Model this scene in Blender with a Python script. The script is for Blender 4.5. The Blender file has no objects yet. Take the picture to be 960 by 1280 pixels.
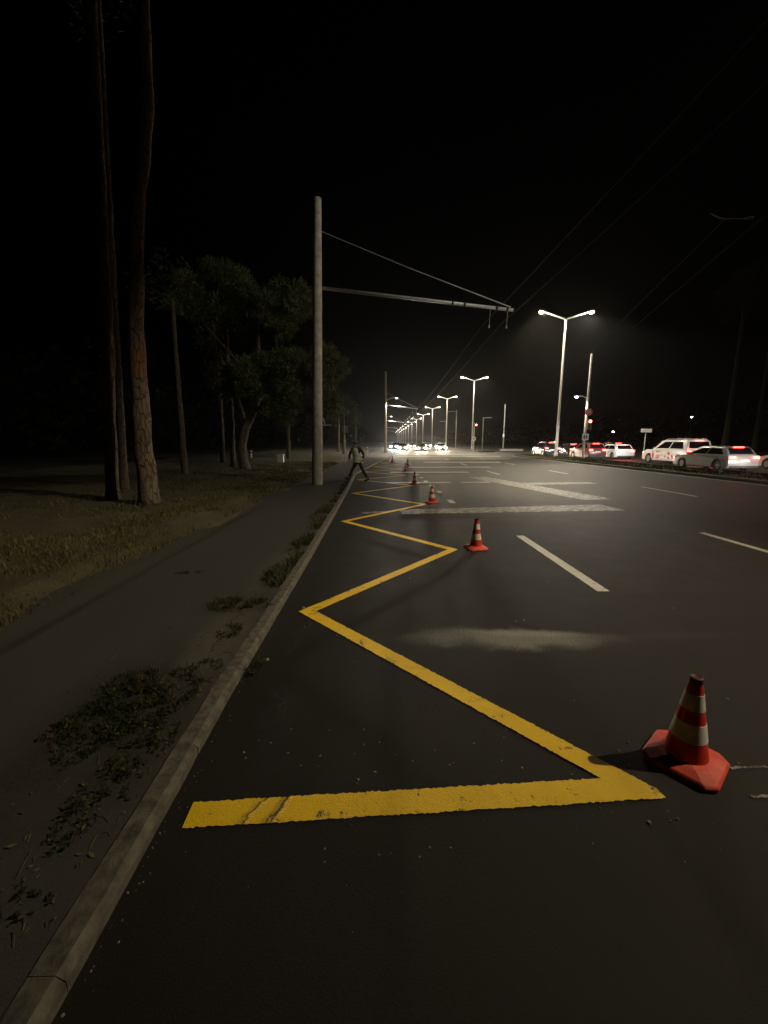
import bpy, bmesh, math, random
from mathutils import Vector, Matrix, noise as mnoise
R = math.radians
random.seed(7)
scene = bpy.context.scene
COL = scene.collection

# ------------------------------------------------------------------ camera, sky, exposure
cam_d = bpy.data.cameras.new('camera')
cam = bpy.data.objects.new('camera', cam_d); COL.objects.link(cam)
cam.location = (0, 0, 1.75)
cam.rotation_euler = (R(90 - 9.98), 0, 0)
cam_d.sensor_fit = 'VERTICAL'; cam_d.sensor_height = 24; cam_d.sensor_width = 18
cam_d.lens = 500 / 1280 * 24
cam_d.clip_start = 0.05; cam_d.clip_end = 3000
scene.camera = cam

world = bpy.data.worlds.new('World'); scene.world = world
world.use_nodes = True
nt = world.node_tree; nt.nodes.clear()
sky = nt.nodes.new('ShaderNodeTexSky'); sky.sky_type = 'NISHITA'; sky.sun_disc = False
sky.sun_elevation = R(-5.0); sky.sun_rotation = R(200)
bg = nt.nodes.new('ShaderNodeBackground'); bg.inputs['Strength'].default_value = 0.003
wo = nt.nodes.new('ShaderNodeOutputWorld')
nt.links.new(sky.outputs[0], bg.inputs[0]); nt.links.new(bg.outputs[0], wo.inputs[0])

vs = scene.view_settings
vs.view_transform = 'Standard'; vs.look = 'None'; vs.exposure = 0.0; vs.gamma = 1; vs.use_curve_mapping = False
scene.cycles.use_denoising = True
scene.cycles.use_light_tree = True
scene.cycles.max_bounces = 6
scene.cycles.volume_bounces = 0
scene.cycles.sample_clamp_indirect = 3.0
scene.cycles.volume_step_rate = 1.0

LAMP_POWER = 19000.0      # the street lamps' beams
NEAR_LAMP = 1.15          # beam strength of the lamp just outside the frame
HAZE = 0.0002

# ------------------------------------------------------------------ materials
def new_mat(name):
    m = bpy.data.materials.new(name); m.use_nodes = True
    n = m.node_tree; b = n.nodes['Principled BSDF']
    return m, n, b

def plain(name, col, rough=.6, metal=0, var=.15, scale=8, bump=0, coat=0):
    m, n, b = new_mat(name)
    tc = n.nodes.new('ShaderNodeTexCoord')
    nz = n.nodes.new('ShaderNodeTexNoise'); nz.inputs['Scale'].default_value = scale; nz.inputs['Detail'].default_value = 6
    n.links.new(tc.outputs['Object'], nz.inputs['Vector'])
    r = n.nodes.new('ShaderNodeValToRGB')
    r.color_ramp.elements[0].position = .3; r.color_ramp.elements[1].position = .75
    r.color_ramp.elements[0].color = (*[c * (1 - var) for c in col], 1)
    r.color_ramp.elements[1].color = (*[min(1, c * (1 + var)) for c in col], 1)
    n.links.new(nz.outputs['Fac'], r.inputs['Fac']); n.links.new(r.outputs['Color'], b.inputs['Base Color'])
    b.inputs['Roughness'].default_value = rough; b.inputs['Metallic'].default_value = metal
    if coat: b.inputs['Coat Weight'].default_value = coat; b.inputs['Coat Roughness'].default_value = .05
    if bump:
        bp = n.nodes.new('ShaderNodeBump'); bp.inputs['Strength'].default_value = bump; bp.inputs['Distance'].default_value = .02
        n.links.new(nz.outputs['Fac'], bp.inputs['Height']); n.links.new(bp.outputs['Normal'], b.inputs['Normal'])
    return m

def emit(name, col, strength):
    m, n, b = new_mat(name)
    b.inputs['Base Color'].default_value = (*[min(.8, c) for c in col], 1)
    b.inputs['Emission Color'].default_value = (*col, 1); b.inputs['Emission Strength'].default_value = strength
    return m

def nodes_of(m):
    n = m.node_tree
    def N(t, **kw):
        x = n.nodes.new(t)
        for k, v in kw.items(): setattr(x, k, v)
        return x
    def noise(vec, scale, detail=6, rough=.6):
        x = N('ShaderNodeTexNoise'); x.inputs['Scale'].default_value = scale; x.inputs['Detail'].default_value = detail
        x.inputs['Roughness'].default_value = rough
        n.links.new(vec, x.inputs['Vector']); return x.outputs['Fac']
    def ramp(fac, *stops):
        x = N('ShaderNodeValToRGB'); e = x.color_ramp.elements
        while len(e) < len(stops): e.new(.5)
        for s, (p, c) in zip(e, stops):
            s.position = p; s.color = (*c, 1) if len(c) == 3 else c
        n.links.new(fac, x.inputs['Fac']); return x.outputs['Color']
    def math_(op, a, b=None, clamp=False):
        x = N('ShaderNodeMath', operation=op); x.use_clamp = clamp
        for i, v in enumerate((a, b)):
            if v is None: continue
            if isinstance(v, (int, float)): x.inputs[i].default_value = v
            else: n.links.new(v, x.inputs[i])
        return x.outputs[0]
    def mix(fac, a, b):
        x = N('ShaderNodeMix', data_type='RGBA')
        if isinstance(fac, (int, float)): x.inputs[0].default_value = fac
        else: n.links.new(fac, x.inputs[0])
        for i, v in ((6, a), (7, b)):
            if isinstance(v, tuple): x.inputs[i].default_value = (*v, 1)
            else: n.links.new(v, x.inputs[i])
        return x.outputs[2]
    def bump(h, strength, dist):
        x = N('ShaderNodeBump'); x.inputs['Strength'].default_value = strength; x.inputs['Distance'].default_value = dist
        n.links.new(h, x.inputs['Height']); return x.outputs['Normal']
    return n, N, noise, ramp, math_, mix, bump
g3 = lambda v: (v, v, v)

def asphalt_mat(name, base, smears_and_sheen=(), cracks=(), tint=(1.14, 1.0, .82)):
    m, _, b = new_mat(name)
    n, N, noise, ramp, M_, mix, bump = nodes_of(m)
    P = N('ShaderNodeNewGeometry').outputs['Position']
    big = noise(P, .35, 5, .55); mid = noise(P, 2.2, 6, .6); fine = noise(P, 140, 3, .7); grit = noise(P, 55, 4, .65)
    t = lambda v: tuple(base * v * k for k in tint)
    c = ramp(big, (.3, t(.72)), (.7, t(1.25)))
    c = mix(.45, c, ramp(mid, (.3, t(.7)), (.7, t(1.35))))
    c = mix(.55, c, ramp(fine, (.3, t(.45)), (.62, t(1.1)), (.8, t(2.4))))
    sep = N('ShaderNodeSeparateXYZ'); n.links.new(P, sep.inputs[0])
    x, y = sep.outputs[0], sep.outputs[1]
    # tyre-polished darker wheel tracks along the lanes
    # soft dusty / worn patches and a painted reflection band: ellipses broken up by noise
    for (cx, cy, rx, ry, amt, col, skew) in smears_and_sheen:
        dx = M_('DIVIDE', M_('SUBTRACT', x, cx), rx)
        wob = M_('MULTIPLY', M_('SUBTRACT', mid, .5), 1.6)
        yy = M_('ADD', M_('SUBTRACT', y, cy), M_('MULTIPLY', M_('SUBTRACT', x, cx), skew))
        dy = M_('ADD', M_('DIVIDE', yy, ry), wob)
        d = M_('ADD', M_('MULTIPLY', dx, dx), M_('MULTIPLY', dy, dy))
        k = M_('SUBTRACT', 1.0, d, True)
        k = M_('MULTIPLY', k, M_('MULTIPLY', M_('ADD', grit, M_('MULTIPLY', mid, .6)), amt), True)
        k = M_('MULTIPLY', M_('SUBTRACT', M_('ADD', k, M_('MULTIPLY', M_('SUBTRACT', fine, .5), 1.6)), .18, True), k, True)
        c = mix(k, c, col)
    h = M_('ADD', M_('MULTIPLY', fine, .6), M_('MULTIPLY', grit, .5))
    for (cx, y0, y1, amp, seed) in cracks:
        off = N('ShaderNodeCombineXYZ'); n.links.new(y, off.inputs[1]); off.inputs[0].default_value = seed
        w = noise(off.outputs[0], 3.0, 8, .75)
        dx = M_('ABSOLUTE', M_('SUBTRACT', M_('SUBTRACT', x, cx), M_('MULTIPLY', M_('SUBTRACT', w, .5), amp)))
        line = M_('LESS_THAN', dx, M_('MULTIPLY', grit, .011))
        inr = M_('MULTIPLY', M_('GREATER_THAN', y, y0), M_('LESS_THAN', y, y1))
        line = M_('MULTIPLY', line, inr)
        c = mix(M_('MULTIPLY', line, .75), c, (.008, .007, .006))
        h = M_('SUBTRACT', h, M_('MULTIPLY', line, 1.5))
    n.links.new(c, b.inputs['Base Color'])
    rr = N('ShaderNodeMapRange'); n.links.new(mid, rr.inputs[0]); rr.inputs[3].default_value = .55; rr.inputs[4].default_value = .75
    n.links.new(rr.outputs[0], b.inputs['Roughness'])
    b.inputs['Specular IOR Level'].default_value = .3
    n.links.new(bump(h, .8, .004), b.inputs['Normal'])
    return m

def paint_mat(name, col, worn, under, hole_scale=9, rough=.55, lumpy=0.0, cracks=()):
    m, _, b = new_mat(name)
    n, N, noise, ramp, M_, mix, bump = nodes_of(m)
    P = N('ShaderNodeNewGeometry').outputs['Position']
    a = noise(P, hole_scale, 8, .72); f = noise(P, 120, 3, .7); g = noise(P, 3.5, 5, .6)
    c = mix(.5, ramp(g, (.3, tuple(v * .82 for v in col)), (.7, tuple(min(1, v * 1.12) for v in col))),
            ramp(f, (.3, tuple(v * .7 for v in col)), (.7, tuple(min(1, v * 1.2) for v in col))))
    mask = ramp(M_('ADD', a, M_('MULTIPLY', M_('SUBTRACT', f, .5), .35)), (worn, g3(1)), (worn + .06, g3(0)))
    c = mix(mask, c, under)
    h = M_('ADD', M_('MULTIPLY', f, .5), M_('MULTIPLY', a, .8 + lumpy))
    if cracks:
        sep = N('ShaderNodeSeparateXYZ'); n.links.new(P, sep.inputs[0]); x, y = sep.outputs[0], sep.outputs[1]
        for (cx, y0, y1, amp, seed, slope) in cracks:
            off = N('ShaderNodeCombineXYZ'); n.links.new(y, off.inputs[1]); off.inputs[0].default_value = seed
            w = noise(off.outputs[0], 9.0, 8, .75)
            dx = M_('ABSOLUTE', M_('SUBTRACT', M_('SUBTRACT', M_('SUBTRACT', x, cx), M_('MULTIPLY', M_('SUBTRACT', y, y0), slope)), M_('MULTIPLY', M_('SUBTRACT', w, .5), amp)))
            inr = M_('MULTIPLY', M_('GREATER_THAN', y, y0), M_('LESS_THAN', y, y1))
            line = M_('MULTIPLY', M_('LESS_THAN', dx, M_('MULTIPLY', a, .012)), inr)
            soft = M_('MULTIPLY', M_('SUBTRACT', 1.0, M_('DIVIDE', dx, .03), True), inr)
            c = mix(M_('MULTIPLY', line, .8), c, (.05, .032, .006)); h = M_('ADD', h, M_('MULTIPLY', soft, 1.6))
    n.links.new(c, b.inputs['Base Color']); b.inputs['Roughness'].default_value = rough
    n.links.new(bump(h, .6, .008), b.inputs['Normal'])
    return m

def ground_mat(name, c0, c1, c2, scale=1.6, bumps=.9):
    m, _, b = new_mat(name)
    n, N, noise, ramp, M_, mix, bump = nodes_of(m)
    P = N('ShaderNodeNewGeometry').outputs['Position']
    a = noise(P, scale, 8, .65); f = noise(P, 38, 5, .7)
    c = mix(.5, ramp(a, (.32, c0), (.5, c1), (.68, c2)), ramp(f, (.3, c0), (.5, c1), (.72, c2)))
    n.links.new(c, b.inputs['Base Color']); b.inputs['Roughness'].default_value = .95
    n.links.new(bump(M_('ADD', f, M_('MULTIPLY', a, .6)), bumps, .05), b.inputs['Normal'])
    return m

def bark_mat(name, c0, c1, c2, patch=None):
    m, _, b = new_mat(name)
    n, N, noise, ramp, M_, mix, bump = nodes_of(m)
    P = N('ShaderNodeTexCoord').outputs['Object']
    mp = N('ShaderNodeMapping'); mp.inputs['Scale'].default_value = (1, 1, .28); n.links.new(P, mp.inputs[0])
    v = N('ShaderNodeTexVoronoi', feature='DISTANCE_TO_EDGE'); v.inputs['Scale'].default_value = 13
    wob = N('ShaderNodeMix', data_type='VECTOR')
    nn = N('ShaderNodeTexNoise'); nn.inputs['Scale'].default_value = 6; n.links.new(mp.outputs[0], nn.inputs['Vector'])
    wob.inputs[0].default_value = .12; n.links.new(mp.outputs[0], wob.inputs[4]); n.links.new(nn.outputs['Color'], wob.inputs[5])
    n.links.new(wob.outputs[1], v.inputs['Vector'])
    f = noise(mp.outputs[0], 22, 6, .7); a = noise(mp.outputs[0], 3, 4)
    c = mix(.5, ramp(f, (.3, c0), (.7, c1)), ramp(a, (.35, c0), (.65, c2)))
    edge = ramp(v.outputs['Distance'], (.0, g3(0)), (.09, g3(1)))
    c = mix(edge, tuple(k * .35 for k in c0), c)
    if patch:
        zz = N('ShaderNodeSeparateXYZ'); n.links.new(P, zz.inputs[0])
        k = ramp(M_('ADD', M_('ABSOLUTE', M_('SUBTRACT', zz.outputs[2], patch[0])), M_('MULTIPLY', a, .5)), (patch[1], g3(1)), (patch[1] + .12, g3(0)))
        c = mix(M_('MULTIPLY', k, .7), c, patch[2])
    n.links.new(c, b.inputs['Base Color']); b.inputs['Roughness'].default_value = .95
    n.links.new(bump(M_('ADD', edge, f), 1.0, .03), b.inputs['Normal'])
    return m

M = {}
M['road'] = asphalt_mat('road_asphalt', .0135,
    smears_and_sheen=[(1.15, 3.36, 1.3, .27, 1.25, (.235, .225, .20), .02), (1.3, 3.46, .8, .1, 1.2, (.29, .28, .25), .03), (2.6, 3.42, 1.2, .13, .5, (.16, .145, .12), -.03),
            (.15, 5.25, .7, .22, .6, (.16, .145, .115), -.5), (-.35, 4.6, .4, .35, .45, (.15, .135, .105), 0),
            (3.9, 9.9, 3.2, .55, .55, (.2, .185, .15), -.1), (-.4, 9.3, .8, .25, .6, (.2, .185, .15), 0),
            (3.3, 4.55, 1.8, .10, .35, (.13, .12, .10), -.05), (9, 18, 3.5, 2.2, .4, (.13, .12, .10), .1),  # first entry paints a faint reflection band into the asphalt
            (2.6, 15.5, .9, 5.5, .35, (.12, .11, .09), 0), (4.4, 22, 1.1, 8, .35, (.12, .11, .09), 0)],
    cracks=[(-.70, 1.2, 2.75, .45, 1.3), (-.62, 1.3, 2.6, .6, 7.7), (-.78, 2.2, 4.6, .7, 3.1)])
M['side'] = asphalt_mat('sidewalk_asphalt', .06,
    smears_and_sheen=[(-1.62, 2.3, .75, 1.1, 1.3, (.022, .019, .012), .2), (-1.5, 4.0, .6, .4, 1.2, (.028, .024, .015), 0), (-1.45, 3.3, .35, 1.4, .8, (.15, .13, .095), .35), (-1.5, 5.4, .3, 1.8, .8, (.16, .14, .10), .2),
            (-1.7, 8.5, .35, 3, .5, (.13, .115, .085), 0), (-3.3, 4.6, .35, 2.5, .7, (.11, .095, .068), .3),
            (-3.3, 13, .5, 6, .6, (.11, .10, .065), .1), (-2.6, 6.0, .25, .10, .6, (.03, .028, .02), 0)],
    cracks=[(-1.42, 3.0, 4.3, .5, 5.5)], tint=(1.04, 1.0, .9))
M['kerb'] = plain('kerb_concrete', (.105, .095, .074), .95, var=.5, scale=14, bump=.9)
M['verge'] = ground_mat('verge_soil', (.035, .029, .016), (.085, .071, .037), (.16, .135, .068))
M['ground'] = ground_mat('ground_soil', (.02, .018, .012), (.04, .035, .022), (.07, .06, .04), .5)
M['median'] = ground_mat('median_soil', (.025, .024, .012), (.05, .048, .022), (.10, .09, .045))
M['yellow'] = paint_mat('yellow_paint', (.93, .575, .012), .345, (.06, .05, .035), lumpy=.9, cracks=[(-.70, 1.5, 1.8, .12, 1.1, .5), (-.60, 1.5, 1.8, .14, 4.2, .6), (-.56, 1.5, 1.8, .1, 8.3, .4)])
M['white_paint'] = paint_mat('white_road_paint', (.62, .60, .53), .33, (.085, .078, .066), 9)
M['worn_paint'] = paint_mat('worn_road_paint', (.32, .298, .25), .47, (.06, .054, .044), 6)
M['concrete'] = plain('pole_concrete', (.50, .47, .35), .85, var=.3, scale=5, bump=.3)
M['band'] = plain('steel_band', (.45, .43, .37), .5, .6, .2, 20)
M['galv'] = plain('galvanised_steel', (.66, .66, .62), .5, .3, .15, 10)
M['dull_paint'] = plain('dull_grey_paint', (.33, .33, .30), .6, 0, .2, 6)
M['white_post'] = plain('white_post_paint', (.62, .60, .54), .6, 0, .2, 6)
M['black'] = plain('black_plastic', (.012, .012, .012), .5, 0, .2, 30)
M['rubber'] = plain('tyre_rubber', (.016, .016, .016), .8, 0, .2, 40)
M['wire'] = plain('copper_wire', (.016, .015, .013), .7, .0, .2, 5)
M['insul'] = plain('white_insulator', (.6, .6, .55), .35, 0, .1, 20)
M['cone_red'] = plain('cone_plastic', (.62, .035, .018), .5, 0, .22, 14, .12)
M['cone_base'] = plain('cone_base_rubber', (.72, .075, .03), .6, 0, .22, 18, .15)
M['cone_white'] = plain('cone_reflective_band', (.78, .76, .70), .42, 0, .2, 25, .1)
M['cone_cap'] = plain('cone_cap_rubber', (.09, .03, .022), .6, 0, .3, 40)
M['lamp_arm'] = plain('lamp_arm_paint', (.72, .76, .74), .45, 0, .05, 6)
M['lamp_warm'] = emit('lamp_warm_glow', (1, .68, .28), 9)
M['lamp_white'] = emit('lamp_white_glow', (1, .95, .84), 14)
M['lamp_dim'] = emit('lamp_dim_glow', (1, .78, .45), 8)
M['lamp_small'] = emit('small_lamp_glow', (1, .95, .85), 60)
M['lamp_case'] = plain('lamp_casing', (.25, .25, .24), .5, .3)
M['sig_red'] = emit('signal_red_glow', (1, .13, .05), 60)
M['sig_off'] = plain('unlit_signal_lens', (.03, .03, .02), .3)
M['sign_white'] = plain('sign_white_face', (.68, .68, .64), .4, 0, .05)
M['sign_blue'] = plain('sign_dark_mark', (.03, .035, .05), .4)
M['sign_red'] = plain('sign_red_face', (.55, .03, .03), .4)
M['needle'] = plain('pine_needles', (.105, .122, .045), .7, 0, .5, 3)
M['leaf'] = plain('weed_leaf', (.026, .032, .013), .7, 0, .5, 18)
M['leaf2'] = plain('dry_weed_leaf', (.13, .105, .05), .8, 0, .4, 18)
M['grass'] = plain('dry_grass', (.12, .105, .045), .85, 0, .5, 2)
M['grass_green'] = plain('green_grass', (.055, .062, .022), .85, 0, .5, 2)
M['bark'] = bark_mat('pine_bark', (.07, .055, .036), (.16, .125, .08), (.22, .175, .115))
M['bark_unlit'] = bark_mat('unlit_look_bark', (.012, .010, .008), (.024, .02, .015), (.03, .025, .018))  # near-black copy of bark so trunks in the lamp beam look unlit
M['bark_bare'] = bark_mat('bared_pine_bark', (.09, .066, .042), (.2, .155, .10), (.3, .235, .16), (3.55, .55, (.22, .085, .04)))
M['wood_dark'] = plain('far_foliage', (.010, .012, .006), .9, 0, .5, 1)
for k in ('needle', 'leaf', 'leaf2', 'grass', 'grass_green', 'wood_dark'): M[k].node_tree.nodes['Principled BSDF'].inputs['Specular IOR Level'].default_value = .12
M['stone'] = plain('stone_chip', (.24, .22, .18), .8, 0, .4, 30)
M['box_white'] = plain('pale_box', (.55, .55, .48), .7, 0, .15, 6)
M['skin'] = plain('skin', (.36, .2, .135), .55, 0, .1)
M['hair'] = plain('hair_dark', (.06, .03, .022), .7)
M['cloth_dark'] = plain('dark_cloth', (.016, .014, .018), .9, 0, .3, 20)
M['vest'] = plain('vest_fabric', (.80, .80, .58), .75, 0, .1, 15)
M['vest_band'] = plain('vest_reflective', (.62, .62, .58), .4, 0, .1, 15)
M['shoe'] = plain('shoe_leather', (.012, .011, .01), .6)
M['glass'] = plain('car_glass', (.006, .006, .008), .06, 0, .1)
M['glass'].node_tree.nodes['Principled BSDF'].inputs['Specular IOR Level'].default_value = .6
M['p_white'] = plain('white_car_paint', (.60, .59, .57), .3, 0, .04, 3, 0, .6)
M['p_silver'] = plain('silver_car_paint', (.25, .245, .235), .32, .35, .06, 3, 0, .6)
M['p_dark'] = plain('dark_car_paint', (.012, .012, .016), .25, 0, .1, 3, 0, .8)
M['p_red_glow'] = plain('red_glow_car_paint', (.12, .03, .028), .3, 0, .1, 3, 0, .8)  # red glow of the brake lights put into the paint colour
M['p_grey'] = plain('grey_car_paint', (.10, .10, .105), .3, .2, .1, 3, 0, .8)
M['chrome'] = plain('alloy_rim', (.5, .5, .5), .3, .8, .1)
M['tail'] = emit('tail_light_glow', (1, .03, .02), 5)
M['brake'] = emit('brake_light_glow', (1, .022, .016), 60)
M['head_off'] = emit('headlight_glow', (1, .93, .82), 60)
M['head_on'] = emit('oncoming_headlight_glow', (1, .80, .55), 900)
M['head_blue'] = emit('cold_headlight_glow', (.72, .86, 1), 1200)
M['plate'] = plain('number_plate', (.6, .6, .57), .4)
def graphic_mat():
    m, _, b = new_mat('side_graphic_vinyl')
    n, N, noise, ramp, M_, mix, bump = nodes_of(m)
    P = N('ShaderNodeTexCoord').outputs['Object']
    a = noise(P, 4.5, 3, .5)
    v = N('ShaderNodeTexVoronoi'); v.inputs['Scale'].default_value = 3.2; n.links.new(P, v.inputs['Vector'])
    k = ramp(M_('ADD', a, M_('MULTIPLY', v.outputs['Distance'], .6)), (.78, g3(0)), (.82, g3(1)))
    k2 = ramp(v.outputs['Color'], (.45, g3(0)), (.5, g3(1)))
    c = mix(k, mix(k2, (.62, .25, .27), (.48, .03, .07)), (.70, .66, .65))
    n.links.new(c, b.inputs['Base Color']); b.inputs['Roughness'].default_value = .35
    return m
M['graphic'] = graphic_mat()

# ------------------------------------------------------------------ mesh helpers
class MB:
    """collects geometry for ONE mesh object"""
    def __init__(s): s.v = []; s.f = []
    def add(s, vs, fs):
        o = len(s.v); s.v += [tuple(v) for v in vs]; s.f += [tuple(i + o for i in f) for f in fs]
    def box(s, x0, x1, y0, y1, z0, z1, m=None):
        vs = [Vector((x, y, z)) for z in (z0, z1) for y in (y0, y1) for x in (x0, x1)]
        if m: vs = [m @ v for v in vs]
        s.add(vs, [(0, 2, 3, 1), (4, 5, 7, 6), (0, 1, 5, 4), (2, 6, 7, 3), (0, 4, 6, 2), (1, 3, 7, 5)])
    def rings(s, rings, cap0=True, cap1=True, closed=True):
        n = len(rings[0]); vs = [p for r in rings for p in r]; fs = []
        for i in range(len(rings) - 1):
            for j in range(n if closed else n - 1):
                k = (j + 1) % n
                fs.append((i * n + j, i * n + k, (i + 1) * n + k, (i + 1) * n + j))
        if cap0: fs.append(tuple(reversed(range(n))))
        if cap1: fs.append(tuple(range((len(rings) - 1) * n, len(rings) * n)))
        s.add(vs, fs)
    def lathe(s, prof, n=20, origin=(0, 0, 0), axis='z', cap=True):
        rs = []
        for r, z in prof:
            ring = []
            for j in range(n):
                a = 2 * math.pi * j / n
                if axis == 'z': p = (r * math.cos(a), r * math.sin(a), z)
                elif axis == 'x': p = (z, r * math.cos(a), r * math.sin(a))
                else: p = (r * math.sin(a), z, r * math.cos(a))
                ring.append(Vector(p) + Vector(origin))
            rs.append(ring)
        s.rings(rs, cap, cap)
    def tube(s, pts, radii, n=8):
        pts = [Vector(p) for p in pts]
        if not isinstance(radii, (list, tuple)): radii = [radii] * len(pts)
        rs = []; up = Vector((0, 0, 1)); prev = None
        for i, p in enumerate(pts):
            d = (pts[min(i + 1, len(pts) - 1)] - pts[max(i - 1, 0)]).normalized()
            if prev is None:
                a = d.cross(up)
                if a.length < .05: a = d.cross(Vector((0, 1, 0)))
            else: a = prev - d * prev.dot(d)
            a.normalize(); prev = a; b = d.cross(a)
            rs.append([p + (a * math.cos(2 * math.pi * j / n) + b * math.sin(2 * math.pi * j / n)) * radii[i] for j in range(n)])
        s.rings(rs)
    def ball(s, c, r, n=10, m=6, sc=(1, 1, 1)):
        rs = []
        for i in range(1, m):
            t = math.pi * i / m
            rs.append([(c[0] + r * sc[0] * math.sin(t) * math.cos(2 * math.pi * j / n), c[1] + r * sc[1] * math.sin(t) * math.sin(2 * math.pi * j / n), c[2] - r * sc[2] * math.cos(t)) for j in range(n)])
        s.rings(rs)
    def build(s, name, mat, parent=None, smooth=False, bevel=0, seg=2, auto=None):
        me = bpy.data.meshes.new(name); me.from_pydata(s.v, [], s.f); me.update()
        o = bpy.data.objects.new(name, me); COL.objects.link(o)
        me.materials.append(M[mat] if isinstance(mat, str) else mat)
        if bevel:
            bm = bmesh.new(); bm.from_mesh(me)
            bmesh.ops.remove_doubles(bm, verts=bm.verts, dist=1e-5)
            bmesh.ops.recalc_face_normals(bm, faces=bm.faces)
            es = [e for e in bm.edges if len(e.link_faces) == 2 and e.calc_face_angle(0) > R(28)]
            bmesh.ops.bevel(bm, geom=es, offset=bevel, segments=seg, profile=.6, affect='EDGES', clamp_overlap=True)
            bm.to_mesh(me); bm.free()
        if smooth:
            me.shade_smooth()
            if auto is not None: me.set_sharp_from_angle(angle=R(auto))
        if parent: o.parent = parent
        return o

def tag(o, label=None, cat=None, group=None, kind=None):
    if label: o['label'] = label
    if cat: o['category'] = cat
    if group: o['group'] = group
    if kind: o['kind'] = kind
    return o
def thing(name, label, cat, loc=(0, 0, 0), rz=0, group=None):
    o = bpy.data.objects.new(name, None); COL.objects.link(o); o.empty_display_size = .2
    o.location = loc; o.rotation_euler = (0, 0, rz)
    return tag(o, label, cat, group)
def copy_tree(o, parent=None):
    c = o.copy(); COL.objects.link(c)
    if parent: c.parent = parent
    for ch in list(o.children): copy_tree(ch, c)
    return c

# ------------------------------------------------------------------ the ground, road, kerbs, median
def lerp_table(t, v):
    for (a, x0), (b, x1) in zip(t, t[1:]):
        if v <= b:
            k = max(0, (v - a) / (b - a)); return x0 + (x1 - x0) * k
    return t[-1][1]
KERB = [(-6, -1.0), (.8, -1.01), (2.5, -1.07), (6, -1.11), (14, -1.28), (21, -1.5), (24, -1.35), (46, .75), (54, 1.15), (900, 1.2)]
kx = lambda y: lerp_table(KERB, y)
ys = [-6 + .5 * i for i in range(60)] + [24 + 2 * i for i in range(25)] + [75 + 15 * i for i in range(50)]
MED0, MED1 = 15.85, 18.7
def strip(name, xl, xr, z, mat, yy, nx=2, kind='structure', zf=None):
    b = MB(); vs = []; fs = []
    for y in yy:
        for i in range(nx):
            x = xl(y) + (xr(y) - xl(y)) * i / (nx - 1)
            vs.append((x, y, zf(x, y) if zf else z))
    for j in range(len(yy) - 1):
        for i in range(nx - 1):
            a = j * nx + i; fs.append((a, a + 1, a + nx + 1, a + nx))
    b.add(vs, fs); o = b.build(name, mat); tag(o, kind=kind); return o
b = MB(); b.add([(-900, -60, -.16), (900, -60, -.16), (900, 1500, -.16), (-900, 1500, -.16)], [(0, 1, 2, 3)])
tag(b.build('ground', 'ground'), kind='structure')
strip('road', kx, lambda y: 46.0, 0, 'road', ys)
SIDE_Z = .062
strip('sidewalk', lambda y: -3.9 if y < 40 else -3.6, lambda y: kx(y) - .11, SIDE_Z, 'side', ys)
# kerb: one long row of concrete kerb stones with joints and chipped edges
b = MB(); y = -6.0
while y < 250:
    L = 1.0 if y < 60 else 6.0
    n = 4 if y < 12 else 1
    rs = []
    for i in range(n + 1):
        yy = y + .0007 + (L - .0014) * i / n; X = kx(yy); j = lambda a: random.uniform(-a, a)
        jz = j(.0015)
        rs.append([(X - .118, yy, -.1), (X - .118 + j(.006), yy, .068 + jz), (X - .03 + j(.004), yy, .070 + jz), (X - .004 + j(.005), yy, .045 + j(.006)), (X + j(.003), yy, -.1)])
    b.rings(rs); y += L
tag(b.build('kerb', 'kerb'), kind='structure')
# soil verge left of the sidewalk
def vz(x, y):
    e = -3.45 + .18 * math.sin(y * .9) + .12 * math.sin(y * 2.3 + 1)
    d = max(0, e - x)
    n_ = mnoise.noise(Vector((x * .8, y * .8, 0))) * .07 + mnoise.noise(Vector((x * 2.7, y * 2.7, 3))) * .035
    return .045 + min(1, d * 2.5) * (.06 + n_) + min(.12, d * .02) - (.03 if d <= 0 else 0)
vy = [-3 + .22 * i for i in range(165)] + [33.5 + 1.5 * i for i in range(40)]
b = MB(); nx = 60; vs = []; fs = []
for y in vy:
    for i in range(nx):
        t = (i / (nx - 1)); x = -3.35 - 16 * t ** 1.8
        vs.append((x, y, vz(x, y)))
for j in range(len(vy) - 1):
    for i in range(nx - 1):
        a = j * nx + i; fs.append((a, a + nx, a + nx + 1, a + 1))
b.add(vs, fs); tag(b.build('verge', 'verge', smooth=True), kind='structure')
# pale footpath crossing beyond the lay-by
strip('footpath', lambda y: -30, lambda y: -3.62 , .115, 'side', [45, 46.5, 48])
# median with its kerb
def median(y0, y1, nm):
    b = MB(); yy = [y0 + (y1 - y0) * i / 120 for i in range(121)]
    rs = [[(MED0, y, -.1), (MED0, y, .13), (MED0 + .15, y, .14), (MED0 + .15, y, -.1)] for y in yy]
    b.rings(rs); rs = [[(MED1 - .15, y, -.1), (MED1 - .15, y, .14), (MED1, y, .13), (MED1, y, -.1)] for y in yy]
    b.rings(rs); tag(b.build('median_kerb', 'kerb'), kind='structure')
    strip('median', lambda y: MED0 + .15, lambda y: MED1 - .15, 0, 'median', yy, 9, zf=lambda x, y: .13 + .07 * mnoise.noise(Vector((x * 1.5, y * 1.5, 5))) + .12 * max(0, 1 - abs(x - 17.25) / 1.3))
median(-4, 49, 'a'); median(68, 640, 'b')

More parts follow.
